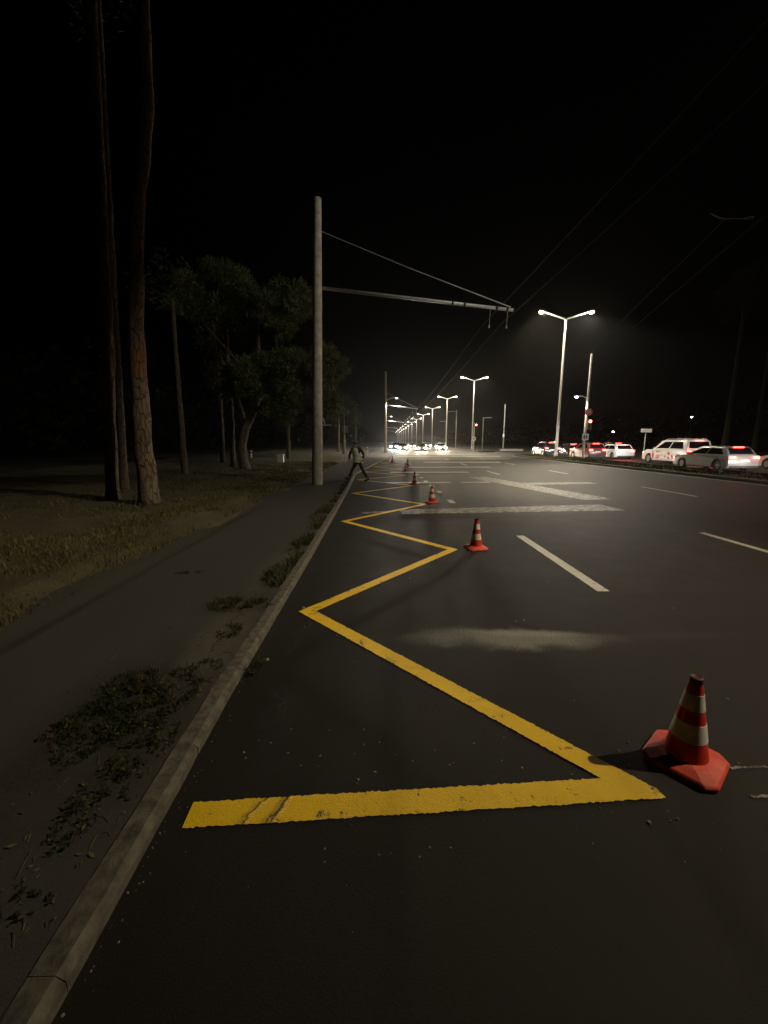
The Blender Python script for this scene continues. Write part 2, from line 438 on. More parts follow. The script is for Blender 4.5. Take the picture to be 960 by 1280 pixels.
# road markings --------------------------------------------------------------
def ragged_quad(b, p0, p1, w0, w1, z, step=.03, jit=.005):
    """a painted strip from p0 to p1, with a slightly ragged edge"""
    p0, p1 = Vector((*p0, 0)), Vector((*p1, 0)); d = (p1 - p0); L = d.length; d.normalize(); nrm = Vector((-d.y, d.x, 0))
    n = max(2, min(160, int(L / step))); rs = []
    for i in range(n + 1):
        t = i / n; w = (w0 + (w1 - w0) * t) / 2; c = p0 + d * L * t
        rs.append((c + nrm * (w + random.uniform(-jit, jit)) + Vector((0, 0, z)), c - nrm * (w + random.uniform(-jit, jit)) + Vector((0, 0, z))))
    vs = [q for r in rs for q in r]
    b.add(vs, [(2 * i, 2 * i + 1, 2 * i + 3, 2 * i + 2) for i in range(n)])
def mitred(path, w, z, jit=.0042, step=.012):
    pts = [Vector((x, y)) for x, y in path]; n = len(pts); sides = [[], []]
    def off(i, s):
        if i == 0: d = (pts[1] - pts[0]).normalized(); return pts[0] + Vector((-d.y, d.x)) * s * w / 2
        if i == n - 1: d = (pts[-1] - pts[-2]).normalized(); return pts[-1] + Vector((-d.y, d.x)) * s * w / 2
        d0 = (pts[i] - pts[i - 1]).normalized(); d1 = (pts[i + 1] - pts[i]).normalized()
        m_ = (Vector((-d0.y, d0.x)) + Vector((-d1.y, d1.x))).normalized()
        k = (w / 2) / max(.34, m_.dot(Vector((-d0.y, d0.x)))); return pts[i] + m_ * s * k
    b = MB(); vs = []; fs = []
    for i in range(n - 1):
        a0, a1, c0, c1 = off(i, 1), off(i + 1, 1), off(i, -1), off(i + 1, -1)
        dd = (pts[i + 1] - pts[i]).normalized(); rn = Vector((dd.y, -dd.x)) * w / 2
        if i == 0: c1 = pts[1] + dd * w * .8 + rn; cut = [off(1, 1), c1]      # the near right tip is cut off square
        if i == 1: c0 = pts[1] - dd * w * .55 + rn; b.add([(q.x, q.y, z) for q in (cut[0], cut[1], c0)], [(0, 1, 2)])
        far = pts[i].y > 14
        m_ = 8 if far else int((pts[i + 1] - pts[i]).length / step)
        o = len(vs)
        for k in range(m_ + 1):
            t = k / m_; j = (lambda: 0) if k in (0, m_) else (lambda: random.gauss(0, jit * .6))
            d = (pts[i + 1] - pts[i]).normalized(); nn = Vector((-d.y, d.x))
            p = a0.lerp(a1, t) + nn * j(); q = c0.lerp(c1, t) + nn * j()
            vs += [(p.x, p.y, z), (q.x, q.y, z)]
        fs += [(o + 2 * k, o + 2 * k + 1, o + 2 * k + 3, o + 2 * k + 2) for k in range(m_)]
    b.add(vs, fs); return b
zz = [(-.93, 1.62), (1.29, 1.77), (-.80, 3.93), (1.13, 6.36), (-.88, 8.72)]
for k in range(5, 16):
    y = 8.72 + 2.45 * (k - 4)
    zz.append(((1.15 if k % 2 else kx(y) + .22), y))
tag(mitred(zz, .135, .008).build('zigzag_marking', 'yellow'), kind='structure')
b = MB()
ragged_quad(b, (2.60, 4.50), (2.56, 7.35), .15, .15, .006)
ragged_quad(b, (6.18, 4.9), (6.18, 7.6), .13, .13, .006)
ragged_quad(b, (10.1, 12.8), (10.1, 15.6), .13, .13, .006)
for x, y in ((1.99, 11.7), (1.96, 14.0), (1.92, 15.9), (1.87, 17.8), (1.82, 19.6), (1.8, 21.6)): ragged_quad(b, (x, y - .3), (x, y + .36), .17, .17, .006)
for y in (21.5, 30.0, 38.5): ragged_quad(b, (6.2, y), (6.2, y + 2.6), .13, .13, .006)
for y in (22, 31, 40): ragged_quad(b, (10.1, y), (10.1, y + 2.6), .13, .13, .006)
for y in (80, 92, 104, 116, 128): 
    for x in (4.8, 8.4, 12): ragged_quad(b, (x, y), (x, y + 4), .15, .15, .006)
tag(b.build('lane_dashes', 'white_paint'), kind='structure')
b = MB(); ragged_quad(b, (15.45, 8), (15.45, 48), .12, .12, .006, .3)
for y in (16.7,): pass
tag(b.build('edge_line', 'white_paint'), kind='structure')
b = MB()
ragged_quad(b, (.42, 9.95), (6.15, 10.65), .62, 1.0, .006, .05, .03)     # broad worn stop line
ragged_quad(b, (-.55, 9.75), (.15, 10.0), .22, .2, .006, .05, .02)
ragged_quad(b, (4.62, 20.0), (6.55, 12.1), 1.0, 1.05, .008, .05, .03)      # worn arrow
ragged_quad(b, (5.4, 16.6), (8.95, 17.1), .8, .7, .012, .05, .02)
ragged_quad(b, (1.88, 1.90), (2.09, 1.905), .016, .010, .006, .012, .004); ragged_quad(b, (1.83, 1.72), (2.1, 1.725), .012, .016, .006, .012, .004)
tag(b.build('worn_markings', 'worn_paint'), kind='structure')
b = MB()
for (x0, x1, y, w) in ((.35, 4.9, 23.1, .65), (.1, 2.9, 17.2, .42), (3.3, 4.6, 17.3, .45), (1.7, 7.4, 27.8, .6), (3.4, 10, 34.5, .8), (2.2, 13, 41, .5), (1.6, 14, 48.5, .6), (1.6, 14.5, 57, .7)):
    ragged_quad(b, (x0, y), (x1, y + .1), w, w, .009, .12, .02)
tag(b.build('cross_lines', 'white_paint'), kind='structure')
# scattered chips of paint and grit on the asphalt
b = MB()
def chip(x, y, z, s):
    a = random.uniform(0, 6.28); n = random.choice((4, 5, 6)); h = s * random.uniform(.3, .7)
    lo = [(x + s * math.cos(a + 6.28 * i / n) * random.uniform(.7, 1.2), y + s * math.sin(a + 6.28 * i / n) * random.uniform(.7, 1.2), z) for i in range(n)]
    hi = [(x + (p[0] - x) * .6, y + (p[1] - y) * .6, z + h) for p in lo]
    b.rings([lo, hi], cap0=False)
for _ in range(190):
    k = random.random()
    if k < .45: x, y = random.uniform(-.9, 1.5), random.uniform(1.4, 2.2)
    elif k < .75: i = random.randrange(4); t = random.random(); x = zz[i][0] + (zz[i + 1][0] - zz[i][0]) * t + random.gauss(0, .25); y = zz[i][1] + (zz[i + 1][1] - zz[i][1]) * t + random.gauss(0, .2)
    else: x, y = random.uniform(-1, 4), random.uniform(1.8, 9)
    if x < kx(y) + .03: continue
    chip(x, y, .003, abs(random.gauss(.0035, .0025)) + .0015)
for _ in range(230):
    y = .5 + 9 * random.random() ** 1.4; chip(kx(y) + .015 + abs(random.gauss(0, .035)), y, .001, abs(random.gauss(.0015, .0016)) + .001)
for x, y, s in ((-.86, 4.02, .022), (.33, 4.95, .02), (1.3, 3.7, .012), (-.95, 3.0, .02)): chip(x, y, .002, s)
tag(b.build('gravel', 'stone'), kind='stuff', label='small pale chips and grit scattered on the dark road')

# ------------------------------------------------------------------ street lamps
def spot(name, loc, aim, power, col, size, blend, radius, parent):
    l = bpy.data.lights.new(name, 'SPOT'); l.energy = power; l.color = col; l.spot_size = size; l.spot_blend = blend; l.shadow_soft_size = radius
    o = bpy.data.objects.new(name, l); COL.objects.link(o); o.location = loc
    o.rotation_euler = Vector(aim).to_track_quat('-Z', 'Y').to_euler(); o.parent = parent; return o
def lamp_proto(lab, grp):
    t = thing('street_lamp', lab, 'street lamp', (0, 0, 0), 0, grp)
    b = MB(); b.lathe([(.19, 0), (.19, .45), (.14, .5), (.14, 1.6), (.105, 6), (.075, 13.25)], 14); b.build('pole', 'galv', t, True, auto=40)
    for s in (-1, 1):
        b = MB(); b.tube([(0, 0, 13.1), (s * .12, 0, 13.25), (s * 1.95, 0, 13.78)], [.085, .08, .07], 10); b.build('arm', 'lamp_arm', t, True)
        h = MB()
        h.rings([[(s * 1.85, -.1, 13.78), (s * 1.85, .1, 13.78), (s * 1.85, .1, 13.88), (s * 1.85, -.1, 13.88)],
                 [(s * 2.15, -.17, 13.84), (s * 2.15, .17, 13.84), (s * 2.15, .15, 13.99), (s * 2.15, -.15, 13.99)],
                 [(s * 2.6, -.16, 13.95), (s * 2.6, .16, 13.95), (s * 2.6, .12, 14.05), (s * 2.6, -.12, 14.05)]])
        ho = h.build('lamp_head', 'lamp_case', t, bevel=.02)
        l = MB(); l.ball((s * 2.38, 0, 13.83), .235, 12, 8, (1.15, .85, .62))
        l.build('lens', 'lamp_warm' if s < 0 else 'lamp_white', ho, True)
        spot('lamp_beam', (s * 2.4, 0, 13.70), (s * -.12, 0, -1), LAMP_POWER * (1 if s < 0 else .6), (1, .84, .57) if s < 0 else (1, .92, .78), R(144), .14, .12, t)
        pl = bpy.data.lights.new('lamp_glow', 'POINT'); pl.energy = LAMP_POWER * .035; pl.color = (1, .85, .60); pl.shadow_soft_size = .15
        po = bpy.data.objects.new('lamp_glow', pl); COL.objects.link(po); po.location = (s * 2.4, 0, 13.62); po.parent = t
    return t
LAMP_Y = [41, 80.5, 114, 148, 183, 219, 255, 292, 330, 368, 407, 447, 488, 530]
ordn = ['nearest and tallest double-armed street lamp on the grassy median beside the waiting cars', 'second double-armed street lamp, its base beside the red traffic light',
        'third double-armed street lamp in the row, above the two headlights furthest right', 'fourth double-armed street lamp in the row, above the middle pair of headlights', 'fifth double-armed street lamp in the receding row']
GL = 'double-armed street lamps along the median'
proto = lamp_proto(ordn[0], GL)
lamps = []; lens_white = {}
for i, y in enumerate(LAMP_Y):
    o = proto if i == 0 else copy_tree(proto)
    o.location = (17.45, y, .12)
    o['label'] = ordn[i] if i < 5 else 'tiny double-armed street lamp far down the row where the lamps merge into a line'
    lamps.append(o)
    if i > 0:                          # only the nearest lamp shows its warm bulb; the row behind reads white
        for ch in o.children:
            for gc in ch.children:
                if gc.name.startswith('lens'): gc.data = lens_white.setdefault(gc.data.name, gc.data.copy()); gc.data.materials[0] = M['lamp_white']
# the lamp of the same row that stands just outside the frame on the right; its beams are shaped for effect
o = copy_tree(proto); o.location = (17.3, 2.0, .12); o['label'] = 'double-armed street lamp standing outside the frame at the right'
for ch in o.children:
    for gc in ch.children:
        gc.data = gc.data.copy(); gc.data.materials[0] = M['lamp_dim']
    if ch.type == 'LIGHT':
        ch.data = ch.data.copy(); ch.data.energy = ch.data.energy * NEAR_LAMP
        if ch.data.type == 'SPOT':
            if ch.location.x < 0:      # beam aimed and narrowed so the near ground stays dark; head unturned
                ch.rotation_euler = Vector((-14.5, 4.4, -13.2)).to_track_quat('-Z', 'Y').to_euler(); ch.data.spot_size = R(44); ch.data.spot_blend = 1.0
            else:                      # beam added to brighten the pine and pole; its head is not turned
                ch.rotation_euler = Vector((-24, 19.3, -8.4)).to_track_quat('-Z', 'Y').to_euler(); ch.data.spot_size = R(37); ch.data.spot_blend = 1.0; ch.data.energy *= 1.0
        else: ch.data.energy *= .10

# ------------------------------------------------------------------ concrete poles of the overhead line (left)
def wire_pole(lab, loc, lean, H, lamp=False, detail=True, lift=.0, ex=5.0):
    t = thing('concrete_pole', lab, 'utility pole', loc, 0, 'concrete overhead line poles along the left kerb')
    b = MB(); b.lathe([(.215, 0), (.205, 1.5), (.19, 4), (.165, 8), (.14, H)], 18); b.build('shaft', 'concrete', t, True, auto=40)
    if detail:
        for z in (1.55, 2.2, 6.9, 7.3, 5.3, 8.55, 9.6):
            r = .218 - .0075 * z
            b = MB(); b.lathe([(r, z), (r, z + .05)], 18); b.build('steel_band', 'band', t)
        b = MB(); b.box(.15, .55, -.03, .03, 2.32, 2.37); b.tube([(.16, 0, 2.72), (.3, -.05, 2.4)], .025, 6); b.build('bracket', 'dull_paint', t)
    b = MB(); b.tube([(.12, 0, 7.3), (ex, 0, 6.75 + lift)], [.062, .055], 10); b.build('arm', 'galv', t, True)
    b = MB(); b.tube([(.12, 0, 9.2), (ex * .45, 0, 8.1), (ex - .1, 0, 6.85 + lift)], [.010, .012, .018], 6); b.build('stay_wire', 'galv', t)
    for x in (ex - 2.3, ex - 1.85, ex - .65, ex - .25):
        b = MB(); b.lathe([(.05, -.02), (.075, 0), (.075, .05), (.05, .07)], 10, (x, 0, 7.3 - .55 * x / ex), 'x'); b.build('insulator', 'black', t)
    for x in (ex - .85, ex - .2):
        b = MB(); b.tube([(x, 0, 6.78 + lift), (x, 0, 6.1)], .007, 6); b.lathe([(.02, 6.10), (.03, 6.12), (.03, 6.17), (.02, 6.2)], 8, (x, 0, 0)); b.build('wire_hanger', 'insul', t)
    if lamp:
        b = MB(); b.tube([(.1, 0, 8.0), (.8, 0, 8.35), (1.7, 0, 8.4)], .04, 8); b.build('lamp_arm', 'lamp_arm', t, True)
        h = MB(); h.box(1.45, 1.95, -.12, .12, 8.38, 8.48); ho = h.build('lamp_head', 'lamp_case', t, bevel=.02)
        l = MB(); l.ball((1.7, 0, 8.34), .16, 10, 6, (1.2, .8, .5)); l.build('lens', 'lamp_white', ho, True)
        spot('lamp_beam', (1.75, 0, 8.18), (0, 0, -1), 5000, (1, .85, .6), R(150), .3, .12, t)
    t.rotation_euler = (0, lean, 0)
    return t
wire_pole('weathered concrete pole standing in the sidewalk, with a long bare pipe arm over the road', (-2.68, 16.0, SIDE_Z - .01), R(1.7), 10.25, ex=7.3)
wire_pole('distant pole at the left kerb with a bright lamp over its lit arm', (.25, 64, .03), 0, 12.3, True, False)
for y in (110, 158, 206): wire_pole('far concrete pole with an arm over the road, small behind the lamp-lit pole', (.25, y, .03), 0, 11.5, y == 110, False)
for (x, y, z) in ((4.10 - 2.68, 0, 0),): pass
def wire(name, pts, r, lab, grp):
    b = MB(); b.tube(pts, r, 5); tag(b.build(name, 'wire'), lab, 'wire', grp)
GW = 'overhead contact wires along the road'
for dx in (0, .65):
    x0 = 1.42 + dx + .2; pts = []
    for (ya, yb, xa, xb) in ((-20, 16, x0 + 2.1, x0 + 2.1), (16, 64, x0 + 2.1, 4.35 + dx), (64, 110, 4.35 + dx, 4.35 + dx), (110, 158, 4.35 + dx, 4.35 + dx), (158, 206, 4.35 + dx, 4.35 + dx)):
        for k in range(8):
            t = k / 8; pts.append((xa + (xb - xa) * t, ya + (yb - ya) * t, 6.08 - .35 * 4 * t * (1 - t)))
    wire('overhead_wire', pts, .006, ('left' if dx == 0 else 'right') + ' of the two contact wires hung under the pipe arms', GW)
    for k, y in enumerate((70, 76, 83, 90, 98)):
        b = MB(); b.lathe([(.03, -.25), (.06, -.2), (.06, .2), (.03, .25)], 8, (4.35 + dx, y, 5.87), 'y')
        tag(b.build('line_insulator', 'insul'), 'small pale insulator on a contact wire between the far lamps', 'insulator', 'insulators on the contact wires')
for dx in (0, .7):
    wire('overhead_wire', [(6.4 + dx, -10, 6.0), (6.6 + dx, 8.6, 6.0), (21.5 + dx, 60, 6.2), (22 + dx, 200, 6.2)], .003, ('left' if dx == 0 else 'right') + ' contact wire crossing high above the right lanes', GW)
b = MB(); b.tube([(6.25, 8.55, 6.07), (6.5, 8.6, 6.0), (6.7, 8.6, 5.99)], [.006, .014, .006], 5); b.tube([(6.95, 8.6, 6.0), (7.15, 8.6, 6.03)], .008, 6); b.tube([(6.7, 8.6, 6.0), (7.15, 8.6, 5.98)], .005, 5)
tag(b.build('wire_fitting', 'wire'), 'dim metal fitting on the contact wires high in the dark sky at the right', 'wire fitting')

# ------------------------------------------------------------------ traffic cones
def cone_proto():
    t = thing('traffic_cone', '', 'traffic cone', (0, 0, 0), 0, 'traffic cones beside the yellow zigzag')
    b = MB()
    def octa(s, c, z): return [(s, s - c, z), (s - c, s, z), (-s + c, s, z), (-s, s - c, z), (-s, -s + c, z), (-s + c, -s, z), (s - c, -s, z), (s, -s + c, z)]
    b.rings([octa(.172, .05, .004), octa(.176, .05, .02), octa(.165, .046, .034), octa(.118, .045, .055), octa(.10, .052, .06)], cap0=True)
    b.build('base', 'cone_base', t, bevel=.011)
    rad = lambda z: .102 - .074 * (z - .055) / .445
    def seg(nm, z0, z1, mat, r=0):
        b = MB(); k = 6
        b.lathe([(rad(z0 + (z1 - z0) * i / k) + r, z0 + (z1 - z0) * i / k) for i in range(k + 1)], 28); return b.build(nm, mat, t, True, auto=50)
    seg('body', .055, .485, 'cone_red')
    seg('reflective_band', .165, .262, 'cone_white', .0022); seg('reflective_band', .335, .422, 'cone_white', .0022)
    b = MB(); b.lathe([(.028, .478), (.033, .482), (.031, .508), (.026, .511), (.018, .506)], 18); b.build('cap', 'cone_cap', t, True, auto=40)
    return t
cones = [(1.67, 1.95, 40, 'nearest and largest red and white traffic cone, beside the right tip of the yellow zigzag'),
         (1.52, 6.42, 8, 'second traffic cone from the camera, casting a long shadow on the asphalt'),
         (1.38, 11.4, 20, 'third traffic cone from the camera, just behind the broad worn stop line'),
         (1.27, 16.6, 55, 'fourth traffic cone along the yellow zigzag, beside short white dashes'),
         (1.26, 23.5, 30, 'fifth traffic cone down the road'), (1.75, 29.5, 10, 'far traffic cone slightly right of the line of cones'),
         (.72, 34.4, 70, 'farthest traffic cone, close to the left kerb')]
cp = cone_proto()
for i, (x, y, a, lab) in enumerate(cones):
    o = cp if i == 0 else copy_tree(cp)
    o.location = (x, y, .004); o.rotation_euler = (0, 0, R(a)); o['label'] = lab

# ------------------------------------------------------------------ trees
def bark_tube(b, pts, radii, n=14, rough=.10, seed=0):
    pts = [Vector(p) for p in pts]; P = []; Q = []
    for i in range(len(pts) - 1):
        L = (pts[i + 1] - pts[i]).length; m = max(1, int(L / .22))
        for k in range(m): t = k / m; P.append(pts[i].lerp(pts[i + 1], t)); Q.append(radii[i] + (radii[i + 1] - radii[i]) * t)
    P.append(pts[-1]); Q.append(radii[-1])
    o = len(b.v); b.tube(P, Q, n)
    for i in range(len(P)):
        for j in range(n):
            v = Vector(b.v[o + i * n + j]); d = v - P[i]
            k = 1 + rough * 2 * mnoise.noise(Vector((v.x * 5 + seed, v.y * 5, v.z * 1.7)))
            b.v[o + i * n + j] = tuple(P[i] + d * k)
def needles(b, c, r, n, size):
    for _ in range(n):
        d = Vector((random.gauss(0, 1), random.gauss(0, 1), random.gauss(0, .7))); d.normalize()
        p = Vector(c) + d * r * random.random() ** .45
        u = (d + Vector((random.gauss(0, .6), random.gauss(0, .6), random.gauss(0, .6) + .25))).normalized()
        w = u.cross(Vector((random.gauss(0, 1), random.gauss(0, 1), random.gauss(0, 1)))).normalized()
        L = size * random.uniform(.7, 1.4); h = L * .10
        b.add([p - w * h, p + w * h, p + u * L + w * h * .3, p + u * L - w * h * .3], [(0, 1, 2, 3)])
def tree(name, lab, loc, trunk, radii, limbs, clumps, bark='bark', size=.16, density=60, grp='pine trees beside the sidewalk', seed=0, leafmat='needle'):
    t = thing(name, lab, 'tree', loc, 0, grp)
    b = MB(); bark_tube(b, trunk, radii, seed=seed)
    o = b.build('trunk', bark, t, True)
    for (pts, rr) in limbs:
        l = MB(); bark_tube(l, pts, rr, 8, .08, seed + 3); l.build('limb', bark, t, True)
    if clumps:
        b = MB()
        for (c, r) in clumps: needles(b, c, r, int(density * r * r * 4), size)
        b.build('crown', leafmat, t)
    return t
def crown_clumps(c, rx, ry, rz, n, r0, r1, hole=.25):
    out = []
    for _ in range(n):
        d = Vector((random.gauss(0, 1), random.gauss(0, 1), random.gauss(0, 1))).normalized() * random.uniform(.35, 1)
        out.append(((c[0] + d.x * rx, c[1] + d.y * ry, c[2] + d.z * rz), random.uniform(r0, r1)))
    return out
GV = .12
tree('pine_tree', 'nearest pine trunk with flaking bark and a bare reddish patch, at the sidewalk edge', (-6.05, 10.2, GV), [(0, 0, -.1), (.03, 0, .3), (-.02, 0, 1.5), (.02, .05, 3), (.06, .1, 4.4), (.3, .1, 6.5), (.75, .2, 9), (1.0, .2, 13)], [.30, .235, .215, .2, .17, .15, .13, .1],
     [], crown_clumps((1.0, .6, 14), 2.2, 2, 1.4, 26, .4, .75), 'bark_bare')
tree('pine_tree', 'slim dark pine trunk left of the nearest trunk', (-7.5, 11.0, GV), [(0, 0, -.1), (.0, 0, .4), (.12, 0, 2), (.32, 0, 4), (1.0, 0, 14)], [.21, .16, .15, .14, .1], [], crown_clumps((1, .3, 14.5), 1.6, 1.6, 1.2, 12, .4, .7), seed=4)
tree('pine_tree', 'thin shadowed trunk between the two nearest pines', (-8.6, 13.2, GV), [(0, 0, -.1), (.1, 0, 2), (.8, 0, 14)], [.14, .11, .08], [], crown_clumps((.8, .3, 14.5), 1.4, 1.4, 1.2, 9, .4, .7), seed=9)
tree('pine_tree', 'thin straight trunk in the dark between the near pine and the curved one', (-9.7, 19.5, GV), [(0, 0, -.1), (.05, 0, 3), (.1, 0, 8)], [.16, .12, .08], [], crown_clumps((0, .3, 8.5), 1.8, 1.6, 1.3, 12, .4, .8), seed=12)
cl = []
for c, rx, ry, rz, n in (((.9, -.2, 5.2), 1.8, 1.4, 1.4, 30), ((3.0, -.5, 5.2), 1.6, 1.1, 1.4, 28), ((5.0, -.8, 5.2), .8, .8, 1.2, 20), ((2.6, -.5, 8.6), 1.9, 1.5, 1.5, 26), ((-.6, 0, 9.8), 1.9, 1.5, 1.6, 24), ((-2.4, .2, 9.6), 1.5, 1.2, 1.2, 16), ((4.9, -.9, 3.6), .6, .5, .5, 8), ((2.6, -.6, 3.3), 1.3, .7, .6, 12)):
    cl += crown_clumps(c, rx, ry, rz, n, .3, .68)
tree('pine_tree', 'curved leaning pine with a full crown reaching behind the concrete pole', (-8.1, 23.2, GV), [(.15, 0, -.1), (0, 0, .5), (-.05, 0, 1.4), (.25, -.05, 2.4), (.75, -.15, 3.2), (1.3, -.3, 4.6), (1.3, -.3, 8)], [.36, .3, .26, .24, .2, .15, .07],
     [([(.75, -.15, 3.2), (2.0, -.6, 4.0), (4.8, -.9, 5.2)], [.12, .07, .03]), ([(1.2, -.3, 4.4), (0, 0, 6), (-1.8, .2, 8)], [.1, .07, .03]), ([(.3, 0, 2.5), (-.1, 0, 4.0), (0, 0, 5.2)], [.14, .09, .04])], cl, density=520, size=.20, seed=20)
tree('pine_tree', 'dim trunk just left of the curved pine', (-9.2, 24.5, GV), [(0, 0, -.1), (.1, 0, 3), (.1, 0, 8)], [.18, .14, .1], [], crown_clumps((0, 0, 8.6), 2, 2, 1.5, 14, .5, .8), seed=31)
spec = [(-6.4, 40, 7.5), (-5.2, 52, 8), (-9, 38, 9), (-7, 62, 8), (-12, 30, 10), (-5.5, 78, 8)]
for i, (x, y, h) in enumerate(spec):
    tree('pine_tree', 'dark pine far along the left sidewalk, barely lit', (x, y, GV), [(0, 0, -.1), (.1, 0, h * .5), (0, 0, h)], [.2, .15, .06], [], crown_clumps((0, 0, h * .75), 1.9, 1.9, h * .28, 16, .5, .9), density=36, size=.22, grp='dark pines far along the sidewalk', seed=40 + i)
for i, (x, y) in enumerate(((47, 56), (53, 58))):
    tree('tall_tree', ['tall bare trunk in the dark behind the large white car', 'tall bare trunk in the dark behind the silver car', 'dim tree beyond the small signboard', 'dim tree at the right edge behind the cars'][i], (x, y, 0), [(0, 0, -.2), (.1, 0, 6), (0, 0, 19)], [.36, .3, .16], [], crown_clumps((0, 0, 21), 4, 4, 3.5, 40, .8, 1.6), density=14, size=.4, grp='tall trees beyond the waiting cars', seed=60 + i, leafmat='wood_dark', bark='bark_unlit')  # night darkness put into the bark and crown colours
# far-off woods, read as one mass
def woods(name, boxes, n, lab):
    b = MB()
    for _ in range(n):
        x0, x1, y0, y1, h = random.choice(boxes); y = random.uniform(y0, y1); x = random.uniform(x0, x1); hh = h * random.uniform(.55, 1)
        z = random.uniform(.3, 1) * hh; c = Vector((x, y, z)); s = random.uniform(.5, 1.1)
        for _ in range(5):
            d = Vector((random.gauss(0, 1), random.gauss(0, 1), random.gauss(0, .8))); p = c + d * .8
            u = Vector((random.gauss(0, 1), random.gauss(0, 1), random.gauss(0, 1))).normalized() * s * .5; w = u.orthogonal().normalized() * s * .35
            b.add([p - u, p + w, p + u, p - w], [(0, 1, 2, 3)])
    tag(b.build(name, 'wood_dark'), lab, kind='stuff')
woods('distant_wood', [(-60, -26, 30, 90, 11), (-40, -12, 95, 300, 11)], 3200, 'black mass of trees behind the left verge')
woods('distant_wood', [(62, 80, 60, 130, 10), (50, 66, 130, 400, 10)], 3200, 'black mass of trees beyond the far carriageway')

# ------------------------------------------------------------------ weeds and grass
def grass(name, lab, n, pos, mat, h0, h1):
    b = MB()
    for _ in range(n):
        x, y, z = pos(); h = random.uniform(h0, h1); a = random.uniform(0, 6.28); l = h * random.uniform(.2, .9); w = .006 + .0006 * y
        dx, dy = math.cos(a), math.sin(a)
        b.add([(x - dy * w, y + dx * w, z - .01), (x + dy * w, y - dx * w, z - .01), (x + dx * l * .5 + dy * w * .6, y + dy * l * .5 - dx * w * .6, z + h * .65), (x + dx * l, y + dy * l, z + h)], [(0, 1, 2), (0, 2, 3)])
    tag(b.build(name, mat), lab, kind='stuff')
def vpos():
    while True:
        y = 2 + 30 * random.random() ** 1.3; x = -3.5 - abs(random.gauss(0, 2.6))
        if x < -14: continue
        if mnoise.noise(Vector((x * .9, y * .6, 11))) + random.uniform(-.35, .35) > .0: return x, y, vz(x, y)
grass('dry_grass', 'short dry grass growing on the dusty verge', 26000, vpos, 'grass', .02, .10)
def mpos():
    y = random.uniform(10, 49); x = random.uniform(MED0 + .15, MED1 - .2); return x, y, .15 + .1 * max(0, 1 - abs(x - 17.25) / 1.3)
grass('median_grass', 'low rough grass on the median strip', 12000, mpos, 'grass_green', .02, .13)
def kpos():
    y = 4.5 + 16 * random.random() ** 1.2; d = abs(random.gauss(0, .09))
    if mnoise.noise(Vector((3, y * 1.7, 0))) < -.12: y += .5
    return kx(y) - .12 - d, y, SIDE_Z
grass('kerb_grass', 'thin weeds and grass sprouting along the back of the kerb', 2600, kpos, 'grass_green', .02, .08)
def weed(lab, x, y, rx, ry, n, h, z=SIDE_Z, dry=.12, skew=0):
    n = int(n * 2.4)
    b = MB(); d_ = MB()
    def leaf(q, p, a, s):
        u = Vector((math.cos(a), math.sin(a), random.uniform(-.4, .6))) * s; w = Vector((-math.sin(a), math.cos(a), random.uniform(-.3, .3))) * s * .36
        q.add([p, p + u * .5 + w, p + u, p + u * .5 - w], [(0, 1, 2), (0, 2, 3)])
    for _ in range(n):
        t = random.uniform(0, 6.28); r = random.random() ** .7
        r *= .75 + .6 * mnoise.noise(Vector((math.cos(t) * 1.6 + x, math.sin(t) * 1.6 + y, 2)))
        px = x + rx * r * math.cos(t); py = y + ry * r * math.sin(t) + skew * (px - x)
        if mnoise.noise(Vector((px * 9, py * 9, 1))) + random.uniform(-.25, .3) < -.02: continue
        q = d_ if random.random() < dry else b
        hh = h * (1.1 - r * .7) * random.uniform(.4, 1.2)
        lean = Vector((random.gauss(0, .5), random.gauss(0, .5), 0)) * hh
        p0 = Vector((px, py, z)); p1 = p0 + lean + Vector((0, 0, hh)); w = .0022
        q.add([p0 + Vector((w, 0, 0)), p0 - Vector((w, 0, 0)), p1], [(0, 1, 2)])
        for k in range(random.randint(6, 11)):
            p = p0.lerp(p1, random.uniform(.25, 1)); leaf(q, p, random.uniform(0, 6.28), random.uniform(.004, .013) * (1 + y * .06))
    t = thing('weed_clump', lab, 'weed', (0, 0, 0), 0, 'weed clumps along the kerb')
    t.location = (x, y, z)
    for q, nm, mt in ((b, 'green_leaves', 'leaf'), (d_, 'dry_leaves', 'leaf2')):
        if q.v:
            q.v = [(v[0] - x, v[1] - y, v[2] - z) for v in q.v]; q.build(nm, mt, t)
b = MB()
for _ in range(900):
    y = .6 + 12 * random.random() ** 1.5; x = kx(y) - .14 - abs(random.gauss(0, .38)) if random.random() < .75 else random.uniform(-3.4, -1.3)
    a = random.uniform(0, 6.28); L = random.uniform(.006, .02) * (1 + y * .04); c, d = math.cos(a) * L, math.sin(a) * L; z = SIDE_Z + .004
    if random.random() < .3: L2 = random.uniform(2, 6); b.tube([(x - c * L2 * .5, y - d * L2 * .5, z), (x, y + .01, z + .006), (x + c * L2 * .5, y + d * L2 * .5, z)], .0016, 4)
    else: b.add([(x - c, y - d, z), (x + d * .4, y - c * .4, z + .004), (x + c, y + d, z + random.uniform(0, .012)), (x - d * .4, y + c * .4, z + .003)], [(0, 1, 2), (0, 2, 3)])
tag(b.build('fallen_leaves', 'leaf2'), 'dry leaves and twigs littering the sidewalk beside the kerb', kind='stuff')
weed('largest dark leafy weed patch spreading from the kerb over the sidewalk', -1.62, 2.35, .50, .62, 900, .07)
weed('weeds hugging the kerb below the largest patch, level with the start of the yellow line', -1.36, 1.75, .16, .5, 150, .05)
weed('shadowed weed patch in the lower left corner of the sidewalk', -1.62, 1.15, .38, .35, 260, .05)
weed('wide flat weed patch behind the kerb, level with the first left corner of the zigzag', -1.52, 3.98, .42, .24, 300, .06)
